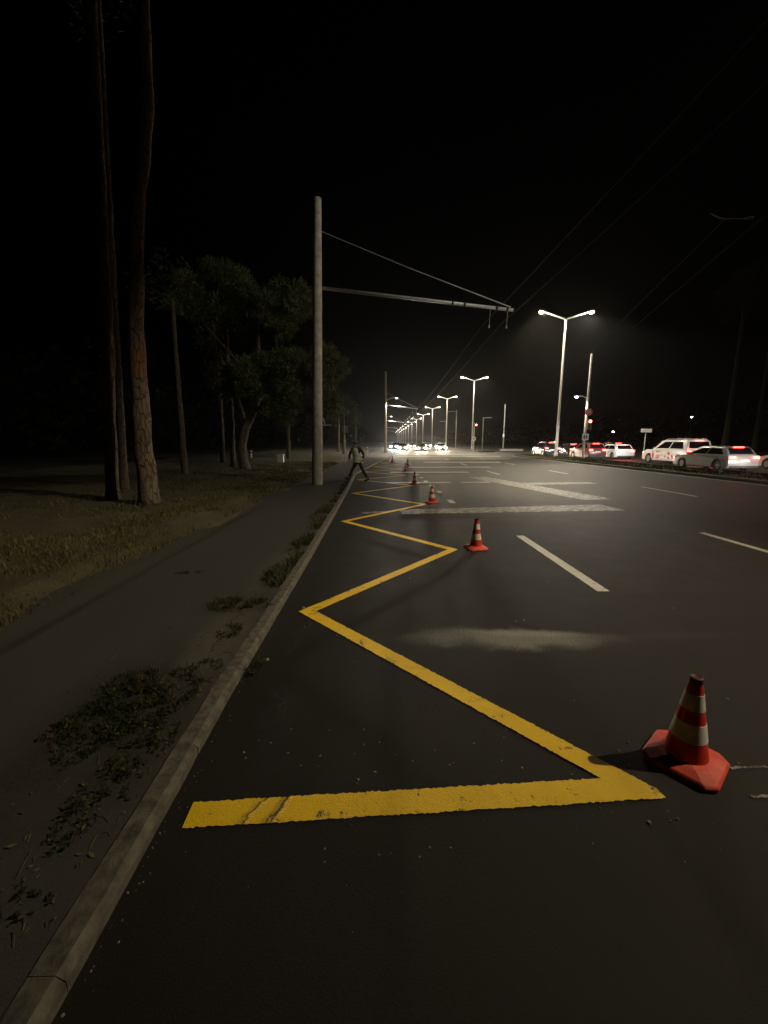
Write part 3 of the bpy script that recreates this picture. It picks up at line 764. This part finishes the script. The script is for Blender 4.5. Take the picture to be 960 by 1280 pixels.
weed('small weed clump behind the kerb between the large and the wide patches', -1.38, 3.35, .14, .22, 90, .05)
weed('weed patch trailing along the kerb beyond the wide patch', -1.42, 5.0, .2, .6, 240, .06)
weed('weed strip along the kerb, fourth patch away from the camera', -1.42, 6.6, .2, .9, 240, .06)
weed('thin weed strip at the kerb before the concrete pole', -1.55, 9.5, .2, 1.6, 220, .06)
weed('small weed growing from the gutter at the foot of the kerb', -1.00, 2.85, .05, .16, 60, .09, 0.0)
weed('small dark weed on the middle of the sidewalk', -2.55, 5.0, .22, .07, 46, .03)

# ------------------------------------------------------------------ poles, signs, traffic lights
def post(b, h, r): b.lathe([(r, 0), (r * .85, h)], 10)
t = thing('sign_post', 'thin grey post with a small dark plate, beyond the walking person', 'sign post', (-3.28, 34, SIDE_Z))
b = MB(); post(b, 3.0, .045); b.build('post', 'white_post', t)
b = MB(); b.box(-.26, .26, .05, .07, 2.45, 2.95); b.build('plate', 'dull_paint', t, bevel=.005)
t = thing('utility_box', 'small pale box standing on the grass left of the concrete pole', 'utility box', (-7.85, 30.6, GV - .05))
b = MB(); b.box(-.24, .24, -.18, .18, 0, .68); b.build('cabinet', 'box_white', t, bevel=.02)
b = MB(); b.box(-.27, .27, -.21, .21, .68, .73); b.build('lid', 'box_white', t, bevel=.01)
b = MB(); b.box(-.2, .2, -.195, -.183, .08, .62); b.build('door', 'white_post', t)
for x, y, lab in ((-2.4, 58, 'short pale bollard on the sidewalk near the lamp-lit pole'), (-12.5, 38, 'short dark bollard on the far grass')):
    t = thing('bollard', lab, 'bollard', (x, y, .05)); b = MB(); b.lathe([(.09, 0), (.09, .85), (.07, .92)], 12); b.build('post', 'white_post', t, True, auto=40)
    b = MB(); b.lathe([(.092, .6), (.092, .75)], 12); b.build('stripe', 'black', t)
def traffic_light(lab, loc, H, zl, zs, extra=None, white_to=None):
    t = thing('traffic_light', lab, 'traffic light', loc, 0, 'traffic lights on the median')
    b = MB(); b.lathe([(.11, 0), (.10, 3), (.075, H)], 12); b.build('pole', 'white_post', t, True)
    b = MB(); b.box(.14, .46, -.16, .1, zl - .68, zl + .2); hs = b.build('signal_housing', 'black', t, bevel=.02)
    for k, m in enumerate(('sig_red', 'sig_off', 'sig_off')):
        b = MB(); b.lathe([(.11, -.19), (.10, -.2), (.0, -.215)] if False else [(.115, -.16), (.11, -.185), (.05, -.20)], 14, (.3, 0, zl - .28 * k), 'y'); b.build('signal_lens', m, hs, True)
        b = MB(); b.tube([(.3 - .12, -.16, zl - .28 * k), (.3 - .09, -.28, zl + .09 - .28 * k), (.3 + .09, -.28, zl + .09 - .28 * k), (.3 + .12, -.16, zl - .28 * k)], .012, 5); b.build('visor', 'black', hs)
    b = MB(); b.box(-.28, .28, -.14, -.12, zs - .28, zs + .28); s_ = b.build('square_sign', 'sign_white', t, bevel=.004)
    b = MB(); b.box(-.17, -.03, -.150, -.142, zs - .12, zs + .15); b.box(.04, .17, -.150, -.142, zs - .12, zs + .15); b.box(-.17, .17, -.150, -.142, zs - .17, zs - .135); b.build('sign_mark', 'sign_blue', s_)
    return t
t = traffic_light('near traffic light showing red on a tall pole behind the dark cars', (17.75, 36.0, .15), 9.0, 3.35, 2.0)
b = MB(); b.lathe([(.33, -.10), (.33, -.13), (.2, -.135)], 20, (.12, 0, 4.15), 'y'); rs = b.build('round_sign', 'sign_red', t, True, auto=40)
b = MB(); b.lathe([(.22, -.137), (.2, -.142)], 20, (.12, 0, 4.15), 'y'); b.build('sign_face', 'dull_paint', rs)
b = MB(); b.tube([(0, 0, 5.3), (-.5, 0, 5.5), (-.95, 0, 5.5)], .03, 8); b.build('lamp_arm', 'lamp_arm', t)
b = MB(); b.box(-1.2, -.8, -.1, .1, 5.46, 5.54); lh = b.build('lamp_head', 'lamp_case', t, bevel=.01)
b = MB(); b.ball((-1.0, 0, 5.42), .11, 10, 6, (1.3, .8, .5)); b.build('lens', 'lamp_small', lh)
spot('lamp_beam', (-1.0, 0, 5.3), (0, 0, -1), 900, (1, .9, .75), R(150), .4, .1, t)
traffic_light('far traffic light showing red beside the base of the second street lamp', (15.35, 69.5, .05), 4.9, 4.5, 2.2)
t = thing('metal_pole', 'slim metal pole with a short crossarm, right of the far traffic light', 'utility pole', (19.4, 80, .1)); b = MB(); post(b, 6.3, .1); b.build('pole', 'dull_paint', t)
b = MB(); b.tube([(-.2, 0, 6.2), (1.6, 0, 6.25)], .05, 6); b.build('crossarm', 'dull_paint', t)
t = thing('metal_pole', 'tall grey pole with a pale collar, left of the red car lights', 'utility pole', (25, 85, 0)); b = MB(); post(b, 9.3, .13); b.build('pole', 'dull_paint', t)
b = MB(); b.lathe([(.24, 2.7), (.24, 3.3)], 10); b.build('collar', 'sign_white', t)
for (x, y, h, lab) in ((19, 125, 8, 'thin far pole behind the right pair of headlights'), (17.3, 98, 9, 'thin far pole between the second and third street lamps')):
    t = thing('metal_pole', lab, 'utility pole', (x, y, .1)); b = MB(); post(b, h, .1); b.build('pole', 'dull_paint', t)
    b = MB(); b.tube([(-2.0, 0, h - .3), (.0, 0, h - .2)], .04, 6); b.build('crossarm', 'dull_paint', t)
t = thing('signboard', 'small pale signboard on a post behind the gap between white cars', 'sign', (28.9, 45, 0)); b = MB(); post(b, 2.9, .06); b.build('post', 'dull_paint', t)
b = MB(); b.box(-.6, .6, -.08, -.04, 2.75, 3.15); b.build('board', 'sign_white', t, bevel=.005)
for (x, y, h, lab) in ((45, 80, 3.8, 'small white park lamp glowing above the white hatchback'), (60, 80, 6.6, 'small dim lamp in the dark above the large white car')):
    t = thing('park_lamp', lab, 'street lamp', (x, y, -.1)); b = MB(); post(b, h, .06); b.build('post', 'black', t)
    b = MB(); b.box(-.3, .3, -.15, .15, h, h + .08); hd = b.build('lamp_head', 'lamp_case', t)
    b = MB(); b.ball((0, 0, h - .06), .14, 8, 5, (1.4, .8, .5)); b.build('lens', 'lamp_small', hd)
t = thing('lit_road_stand_in', 'low pale block standing in for the lit side road by the far median', 'stand-in', (22.6, 72, 0)); b = MB()  # pale block in place of the lamp-lit road surface at the cross street
b.box(-2.2, 2.2, -.3, .3, 0, .55); b.build('body', 'kerb', t, bevel=.06)
b = MB(); b.box(-2.0, 2.0, -.31, -.295, .2, .36); b.build('stripe', 'sign_white', t)

# ------------------------------------------------------------------ cars
def car(name, lab, loc, rz, L, W, H, style, paint, group, brake=True, heads='head_off', beam=0, beam_col=(1, .93, .82), detail=True, graphic=False):
    t = thing(name, lab, 'car', loc, rz, group)
    yr, yf = -L / 2, L / 2; w = W / 2
    r = .34 if style != 'suv' else .40
    belt = {'hatch': .96, 'sedan': .94, 'suv': 1.16, 'cross': 1.06}[style]
    hood = belt - (.10 if style != 'suv' else .04); gc = .2 if style != 'suv' else .28
    wf, wr = yf - .86, yr + .80
    prof = [(yr + .10, gc + .02), (yr + .0, gc + .2), (yr + .02, belt - .22), (yr + .10, belt)]
    cb = {'hatch': (yr + .16, yr + .62, .02 * L, .25 * L), 'cross': (yr + .14, yr + .55, .03 * L, .25 * L), 'suv': (yr + .10, yr + .34, .06 * L, .24 * L), 'sedan': (yr + .55, yr + 1.25, .02 * L, .24 * L)}[style]
    prof += [(cb[3] + .02, belt - .01), (yf - .55, hood), (yf - .12, hood - .12), (yf - .01, hood - .28), (yf, gc + .16), (yf - .08, gc)]
    def arch(yc): return [(yc + (r + .06) * math.cos(a), max(gc, r + (r + .06) * math.sin(a))) for a in [R(k) for k in range(-20, 201, 20)]]
    prof += arch(wf) + arch(wr)
    cy = sum(p[0] for p in prof) / len(prof); cz = .62
    def layer(x, k): return [(x, cy + (p[0] - cy) * k, cz + (p[1] - cz) * (1 - (1 - k) * 1.6)) for p in prof]
    b = MB(); b.rings([layer(-w, .962), layer(-w + .03, .985), layer(-w + .12, 1.0), layer(w - .12, 1.0), layer(w - .03, .985), layer(w, .962)])
    b.build('body', paint, t, True, auto=32)
    # cabin
    wb, wt = w - .05, w - .20; ro = H
    A = [(-wb, cb[0], belt - .02), (wb, cb[0], belt - .02), (wb, cb[3], belt - .02), (-wb, cb[3], belt - .02)]
    m1 = [(-wt - .02, cb[1] - .06, ro - .07), (wt + .02, cb[1] - .06, ro - .07), (wt + .02, cb[2] + .10, ro - .07), (-wt - .02, cb[2] + .10, ro - .07)]
    m2 = [(-wt + .10, cb[1] + .08, ro - .01), (wt - .10, cb[1] + .08, ro - .01), (wt - .10, cb[2] - .08, ro - .01), (-wt + .10, cb[2] - .08, ro - .01)]
    b = MB(); b.rings([A, m1, m2]); b.build('roof', paint, t, True, bevel=.035, auto=50)
    def pane(nm, q, u0, u1, v0, v1, sh0=0, sh1=0):
        q = [Vector(p) for p in q]
        def at(u, v): return (q[0].lerp(q[1], u)).lerp(q[3].lerp(q[2], u), v)
        c = [at(u0, v0), at(u1, v0), at(u1 - sh1, v1), at(u0 + sh0, v1)]
        nrm = (c[1] - c[0]).cross(c[3] - c[0]).normalized(); mid = sum(q, Vector()) / 4
        if nrm.dot(mid - Vector((0, (cb[0] + cb[3]) / 2, belt))) < 0: nrm = -nrm
        b = MB(); b.rings([[p - nrm * .03 for p in c], [p + nrm * .012 for p in c]]); return b.build(nm, 'glass', t, bevel=.006)
    pane('windshield', (A[3], A[2], m1[2], m1[3]), .05, .95, .08, .94)
    rw = pane('rear_window', (A[0], A[1], m1[1], m1[0]), .08, .92, .18, .88)
    for s in (0, 1):
        i0, i1 = (0, 3) if s == 0 else (1, 2)
        q = (A[i0], A[i1], m1[i1], m1[i0])
        pane('side_window', q, .10, .50, .14, .86, .05, 0); pane('side_window', q, .53, .93, .14, .86, 0, .10)
    for s in (-1, 1):
        for yc in (wf, wr):
            b = MB(); b.lathe([(r * .62, -.11), (r * .93, -.11), (r, -.06), (r, .06), (r * .93, .11), (r * .62, .11)], 24, (s * (w - .115), yc, r), 'x', False)
            wo = b.build('wheel', 'rubber', t, True, auto=40)
            b = MB(); b.lathe([(r * .63, -.10), (r * .63, .085), (r * .5, .06), (r * .12, .085), (.02, .09)] if s > 0 else [(r * .02, -.09), (r * .12, -.085), (r * .5, -.06), (r * .63, -.085), (r * .63, .10)], 20, (s * (w - .115), yc, r), 'x'); b.build('rim', 'chrome' if not paint.endswith('dark') else 'band', wo, True, auto=30)
            if detail:
                b = MB()
                for k in range(5):
                    a = k * 2 * math.pi / 5; mm = Matrix.Translation((s * (w - .028), yc, r)) @ Matrix.Rotation(a, 4, 'X'); b.box(-.008, .008, -.035, .035, r * .12, r * .6, mm)
                b.build('spoke', 'chrome', wo)
        # lights
        b = MB(); zl = belt - .13
        if style == 'suv': b.box(s * (w - .22) - .13, s * (w - .22) + .13, yr - .02, yr + .2, zl - .10, zl + .08)
        else: b.box(s * (w - .24) - .17, s * (w - .24) + .17, yr - .012, yr + .16, zl - .07, zl + .07)
        b.build('tail_light', 'brake' if brake else 'tail', t, bevel=.02)
        b = MB(); b.box(s * (w - .27) - .18, s * (w - .27) + .18, yf - .20, yf + .008, hood - .40, hood - .18); b.build('headlight', heads, t, bevel=.02)
        b = MB(); b.box(s * (w + .07) - .09, s * (w + .07) + .09, cb[3] - .42, cb[3] - .30, belt - .0, belt + .13); b.tube([(s * (w - .07), cb[3] - .36, belt + .03), (s * (w + .03), cb[3] - .36, belt + .05)], .025, 6); b.build('side_mirror', paint, t, bevel=.02)
        if detail:
            for yy in (.02 * L + .1, -.22 * L + .12):
                b = MB(); b.box(s * (w - .01) - .02, s * (w - .01) + .02, yy - .11, yy + .11, belt - .17, belt - .13); b.build('door_handle', paint, t, bevel=.006)
    b = MB(); b.box(-.3, .3, cb[1] - .13, cb[1] - .08, ro - .085, ro - .05); b.build('brake_bar', 'brake' if brake else 'tail', t)
    b = MB(); b.box(-w + .12, w - .12, yr - .03, yr + .1, gc + .03, gc + .16); b.build('rear_bumper', 'black', t, bevel=.03)
    b = MB(); b.box(-.26, .26, yr - .022, yr + .02, belt - .36, belt - .25); b.build('number_plate', 'plate', t, bevel=.004)
    b = MB(); b.box(-w + .35, w - .35, yf - .05, yf + .012, gc + .12, gc + .3); b.build('grille', 'black', t, bevel=.02)
    if style in ('suv', 'cross') and detail:
        for s in (-1, 1):
            b = MB(); b.tube([(s * (wt - .08), cb[1] + .1, ro - .02), (s * (wt - .08), cb[1] + .2, ro + .05), (s * (wt - .08), cb[2] - .3, ro + .05), (s * (wt - .08), cb[2] - .15, ro - .02)], .022, 6); b.build('roof_rail', 'chrome', t)
    if graphic:
        b = MB(); b.rings([[(-w - .006, -.3 * L, gc + .2), (-w - .006, -.02 * L, gc + .12), (-w - .006, .26 * L, gc + .16), (-w - .006, .28 * L, belt - .16), (-w - .006, -.12 * L, belt - .1)], [(-w + .05, -.3 * L, gc + .2), (-w + .05, -.02 * L, gc + .12), (-w + .05, .26 * L, gc + .16), (-w + .05, .28 * L, belt - .16), (-w + .05, -.12 * L, belt - .1)]])
        b.build('side_graphic', 'graphic', t)
    if beam:
        for s in (-1, 1):
            spot('headlight_beam', (s * (w - .27), yf + .06, hood - .28), (0, 1, -.06), beam, beam_col, R(52), .9, .06, t)
    return t
GQ = 'cars queueing beyond the median'
QB = 800
car('parked_car', 'silver hatchback nearest in the queue, its pale rear lit by headlights behind', (20.95, 25.7, 0), 0, 4.6, 1.84, 1.5, 'hatch', 'p_silver', GQ, beam=QB)
car('parked_car', 'large white off-roader with a pink and red pattern on its side', (22.9, 31.8, 0), 0, 5.1, 1.98, 1.9, 'suv', 'p_white', GQ, beam=QB, beam_col=(.78, .95, 1), graphic=True)
car('parked_car', 'white car at the right edge, mostly hidden behind the silver hatchback', (25.4, 24.4, 0), 0, 4.5, 1.82, 1.5, 'hatch', 'p_white', GQ, beam=QB)
car('parked_car', 'white hatchback with a bright cold white rear, left of the large white car', (24.0, 42.3, 0), 0, 4.4, 1.84, 1.5, 'hatch', 'p_white', GQ, beam=QB)
car('parked_car', 'small car tinted red by painted glow, brake lights on, beside the near traffic light', (21.0, 41.8, 0), 0, 4.2, 1.78, 1.62, 'cross', 'p_red_glow', GQ, beam=QB)
car('parked_car', 'dark car between the street lamp and the red-tinted car', (24.0, 52.5, 0), 0, 4.4, 1.8, 1.48, 'sedan', 'p_dark', GQ, beam=QB)
car('parked_car', 'dark off-roader at the front of the queue, red lights glowing, left of the lamp base', (20.7, 52.0, 0), 0, 4.6, 1.86, 1.7, 'cross', 'p_dark', GQ, beam=QB)
car('parked_car', 'car waiting outside the frame behind the silver hatchback, headlights on', (20.9, 18.0, 0), 0, 4.4, 1.8, 1.5, 'hatch', 'p_grey', GQ, beam=QB)
car('parked_car', 'second car waiting outside the frame at the right, headlights on', (25.2, 16.5, 0), 0, 4.4, 1.8, 1.5, 'hatch', 'p_grey', GQ, beam=QB)
GO = 'cars approaching with headlights on'
OB = 2800
car('approaching_car', 'car with warm headlights in the middle of the approaching group', (6.8, 75, 0), math.pi, 4.4, 1.82, 1.5, 'hatch', 'p_grey', GO, False, 'head_on', OB, (1, .82, .58), False)
car('approaching_car', 'approaching car furthest right, two round warm headlights', (11.2, 80, 0), math.pi, 4.5, 1.82, 1.5, 'sedan', 'p_white', GO, False, 'head_on', OB, (1, .82, .58), False)
car('approaching_car', 'approaching car left of the middle pair of headlights', (3.6, 80, 0), math.pi, 4.4, 1.8, 1.5, 'hatch', 'p_silver', GO, False, 'head_on', OB, (1, .86, .66), False)
car('approaching_car', 'car with cold bluish headlights close to the left kerb', (2.1, 92, 0), math.pi, 4.4, 1.8, 1.55, 'cross', 'p_dark', GO, False, 'head_blue', OB, (.75, .87, 1), False)

car('approaching_car', 'small far car added for its headlight glow, behind the middle approaching car', (7.6, 112, 0), math.pi, 4.4, 1.8, 1.5, 'hatch', 'p_dark', GO, False, 'head_on', OB, (1, .82, .58), False)  # this and the next two cars are added to thicken the headlight glow
car('approaching_car', 'small far car added for its headlight glow, between the two right approaching cars', (12.6, 118, 0), math.pi, 4.4, 1.8, 1.5, 'hatch', 'p_grey', GO, False, 'head_on', OB, (1, .82, .58), False)
car('approaching_car', 'smallest far car added for its headlight glow, close to the left kerb', (4.2, 128, 0), math.pi, 4.4, 1.8, 1.5, 'cross', 'p_grey', GO, False, 'head_blue', OB, (.8, .9, 1), False)
car('parked_car', 'dark car half hidden beyond the white hatchback, only its red lights and roof showing', (27.6, 49.5, 0), 0, 4.4, 1.82, 1.6, 'cross', 'p_dark', GQ)
car('parked_car', 'grey car far ahead in the outer lane, beyond the dark cars', (27.4, 60, 0), 0, 4.4, 1.82, 1.5, 'hatch', 'p_grey', GQ)

# ------------------------------------------------------------------ the walking person
def skin_mesh(name, mat, verts, edges, radii, root=0, levels=2, parent=None):
    me = bpy.data.meshes.new(name); me.from_pydata(verts, edges, []); o = bpy.data.objects.new(name, me); COL.objects.link(o)
    o.modifiers.new('skin', 'SKIN'); sk = me.skin_vertices[0].data
    for i, r in enumerate(radii):
        sk[i].radius = (r, r) if not isinstance(r, tuple) else r
        sk[i].use_root = (i == root)
    s = o.modifiers.new('sub', 'SUBSURF'); s.levels = levels; s.render_levels = levels
    dg = bpy.context.evaluated_depsgraph_get(); m2 = bpy.data.meshes.new_from_object(o.evaluated_get(dg))
    o.modifiers.clear(); o.data = m2; bpy.data.meshes.remove(me); m2.name = name; m2.materials.clear(); m2.materials.append(M[mat]); m2.shade_smooth()
    if parent: o.parent = parent
    return o
per = thing('person', 'person in a yellow reflective vest and dark trousers striding across the kerb', 'person', (-1.18, 18.2, 0))
# local frame: x right of the picture, y away; pelvis over the kerb, walking to the left
J = {'pel': (0, 0, .90), 'wai': (-.02, 0, 1.08), 'che': (-.06, 0, 1.30), 'nek': (-.08, 0, 1.50), 'hb': (-.10, 0, 1.575), 'ht': (-.118, 0, 1.69),
     'hl': (-.10, .08, .79), 'kl': (-.26, .13, .50), 'al': (-.40, .14, .17), 'tl': (-.54, .15, .11),
     'hr': (.10, -.08, .79), 'kr': (.22, -.13, .50), 'ar': (.44, -.16, .12), 'tr': (.36, -.18, .035),
     'sl': (-.25, .07, 1.42), 'el': (-.37, .05, 1.18), 'wl': (-.36, -.10, .98), 'pl': (-.36, -.14, .91),
     'sr': (.12, -.07, 1.42), 'er': (.27, -.06, 1.19), 'wr': (.24, -.18, 1.0), 'pr': (.23, -.21, .93)}
K = list(J); ix = {k: i for i, k in enumerate(K)}
E_ = [('pel', 'wai'), ('wai', 'che'), ('che', 'nek'), ('nek', 'hb'), ('hb', 'ht'), ('pel', 'hl'), ('hl', 'kl'), ('kl', 'al'), ('al', 'tl'), ('pel', 'hr'), ('hr', 'kr'), ('kr', 'ar'), ('ar', 'tr'), ('che', 'sl'), ('sl', 'el'), ('el', 'wl'), ('wl', 'pl'), ('che', 'sr'), ('sr', 'er'), ('er', 'wr'), ('wr', 'pr')]
RAD = {'pel': .125, 'wai': .115, 'che': .135, 'nek': .06, 'hb': .076, 'ht': .082, 'hl': .09, 'kl': .062, 'al': .045, 'tl': .035, 'hr': .09, 'kr': .062, 'ar': .045, 'tr': .035, 'sl': .062, 'el': .045, 'wl': .034, 'pl': .032, 'sr': .062, 'er': .045, 'wr': .034, 'pr': .032}
V = [J[k] for k in K]; EE = [(ix[a], ix[c]) for a, c in E_]
skin_mesh('body', 'skin', V, EE, [RAD[k] for k in K], 0, 2, per)
def sub(keys, edges, grow, nm, mat, over=None):
    ii = {k: i for i, k in enumerate(keys)}
    rad = [(over or {}).get(k, RAD.get(k, .1) + grow) for k in keys]
    return skin_mesh(nm, mat, [J[k] for k in keys], [(ii[a], ii[c]) for a, c in edges], rad, 0, 2, per)
sub(['pel', 'hl', 'kl', 'al', 'hr', 'kr', 'ar'], [('pel', 'hl'), ('hl', 'kl'), ('kl', 'al'), ('pel', 'hr'), ('hr', 'kr'), ('kr', 'ar')], .022, 'trousers', 'cloth_dark', {'al': .062, 'ar': .06, 'al': .06, 'kl': .075, 'kr': .075, 'pel': .12, 'hl': .098, 'hr': .098})
sub(['che', 'wai', 'nek', 'sl', 'el', 'wl', 'sr', 'er', 'wr'], [('che', 'wai'), ('che', 'nek'), ('che', 'sl'), ('sl', 'el'), ('el', 'wl'), ('che', 'sr'), ('sr', 'er'), ('er', 'wr')], .02, 'shirt', 'cloth_dark', {'nek': .062})
def torso(z, rx, ry, cx): return [(cx + rx * math.cos(a) * (1 + .06 * math.sin(3 * a + z * 9)), ry * math.sin(a), z + .012 * math.sin(2 * a)) for a in [2 * math.pi * k / 20 for k in range(20)]]
b = MB(); b.rings([torso(.82, .225, .175, .01), torso(.95, .205, .165, -.005), torso(1.10, .19, .155, -.022), torso(1.27, .205, .165, -.052), torso(1.40, .20, .15, -.068), torso(1.475, .13, .10, -.076)], cap0=False)
b.build('vest', 'vest', per, True)
for z in (.90, 1.10):
    b = MB(); b.rings([torso(z, .218, .178, -.01), torso(z + .05, .214, .176, -.016)], cap0=False, cap1=False); b.build('vest_stripe', 'vest_band', per, True)
b = MB(); b.ball((-.108, 0, 1.672), .094, 14, 10, (1.08, .92, .95)); b.build('hair', 'hair', per, True)
b = MB()
for s in (-1, 1): b.ball((-.196, s * .034, 1.645), .011, 8, 6)
b.build('eyes', 'sign_white', per); 
b = MB(); b.ball((-.205, 0, 1.615), .02, 8, 6, (1.2, .7, 1)); b.ball((-.19, 0, 1.575), .018, 8, 6, (.6, 1.6, .4)); b.build('nose', 'skin', per, True)
for s, (wx, wy, wz) in ((1, J['pl']), (-1, J['pr'])):
    for f in range(5):
        o_ = (f - 2) * .018; L = (.05, .075, .085, .078, .06)[f]
        b = MB(); b.tube([(wx + o_, wy, wz + .01), (wx + o_ * 1.1 - .008, wy - .004 * s, wz - L * .5), (wx + o_ * 1.05 - .02, wy - .012 * s, wz - L)], [.0105, .0095, .007], 6); b.build('finger', 'skin', per, True)
for (ax, ay, az), (tx, ty, tz) in ((J['al'], J['tl']), (J['ar'], J['tr'])):
    b = MB(); d = (Vector((tx, ty, tz)) - Vector((ax, ay, az - .05))).normalized(); p = Vector((ax, ay, az - .06))
    b.tube([p - d * .07 + Vector((0, 0, .03)), p + Vector((0, 0, .015)), p + d * .1, p + d * .17], [.045, .056, .05, .034], 10); b.build('shoe', 'shoe', per, True)

# ------------------------------------------------------------------ night haze: scatters the lamps into soft halos
if HAZE > 0:
    m = bpy.data.materials.new('night_haze'); m.use_nodes = True; n = m.node_tree; n.nodes.clear()
    pv = n.nodes.new('ShaderNodeVolumePrincipled'); pv.inputs['Color'].default_value = (.8, .8, .8, 1); pv.inputs['Density'].default_value = HAZE; pv.inputs['Anisotropy'].default_value = .78
    ou = n.nodes.new('ShaderNodeOutputMaterial'); n.links.new(pv.outputs[0], ou.inputs['Volume'])
    b = MB(); b.box(-950, 950, -70, 1550, -1.2, 17); o = b.build('haze', m); tag(o, kind='stuff', label='thin night haze around the lamps')
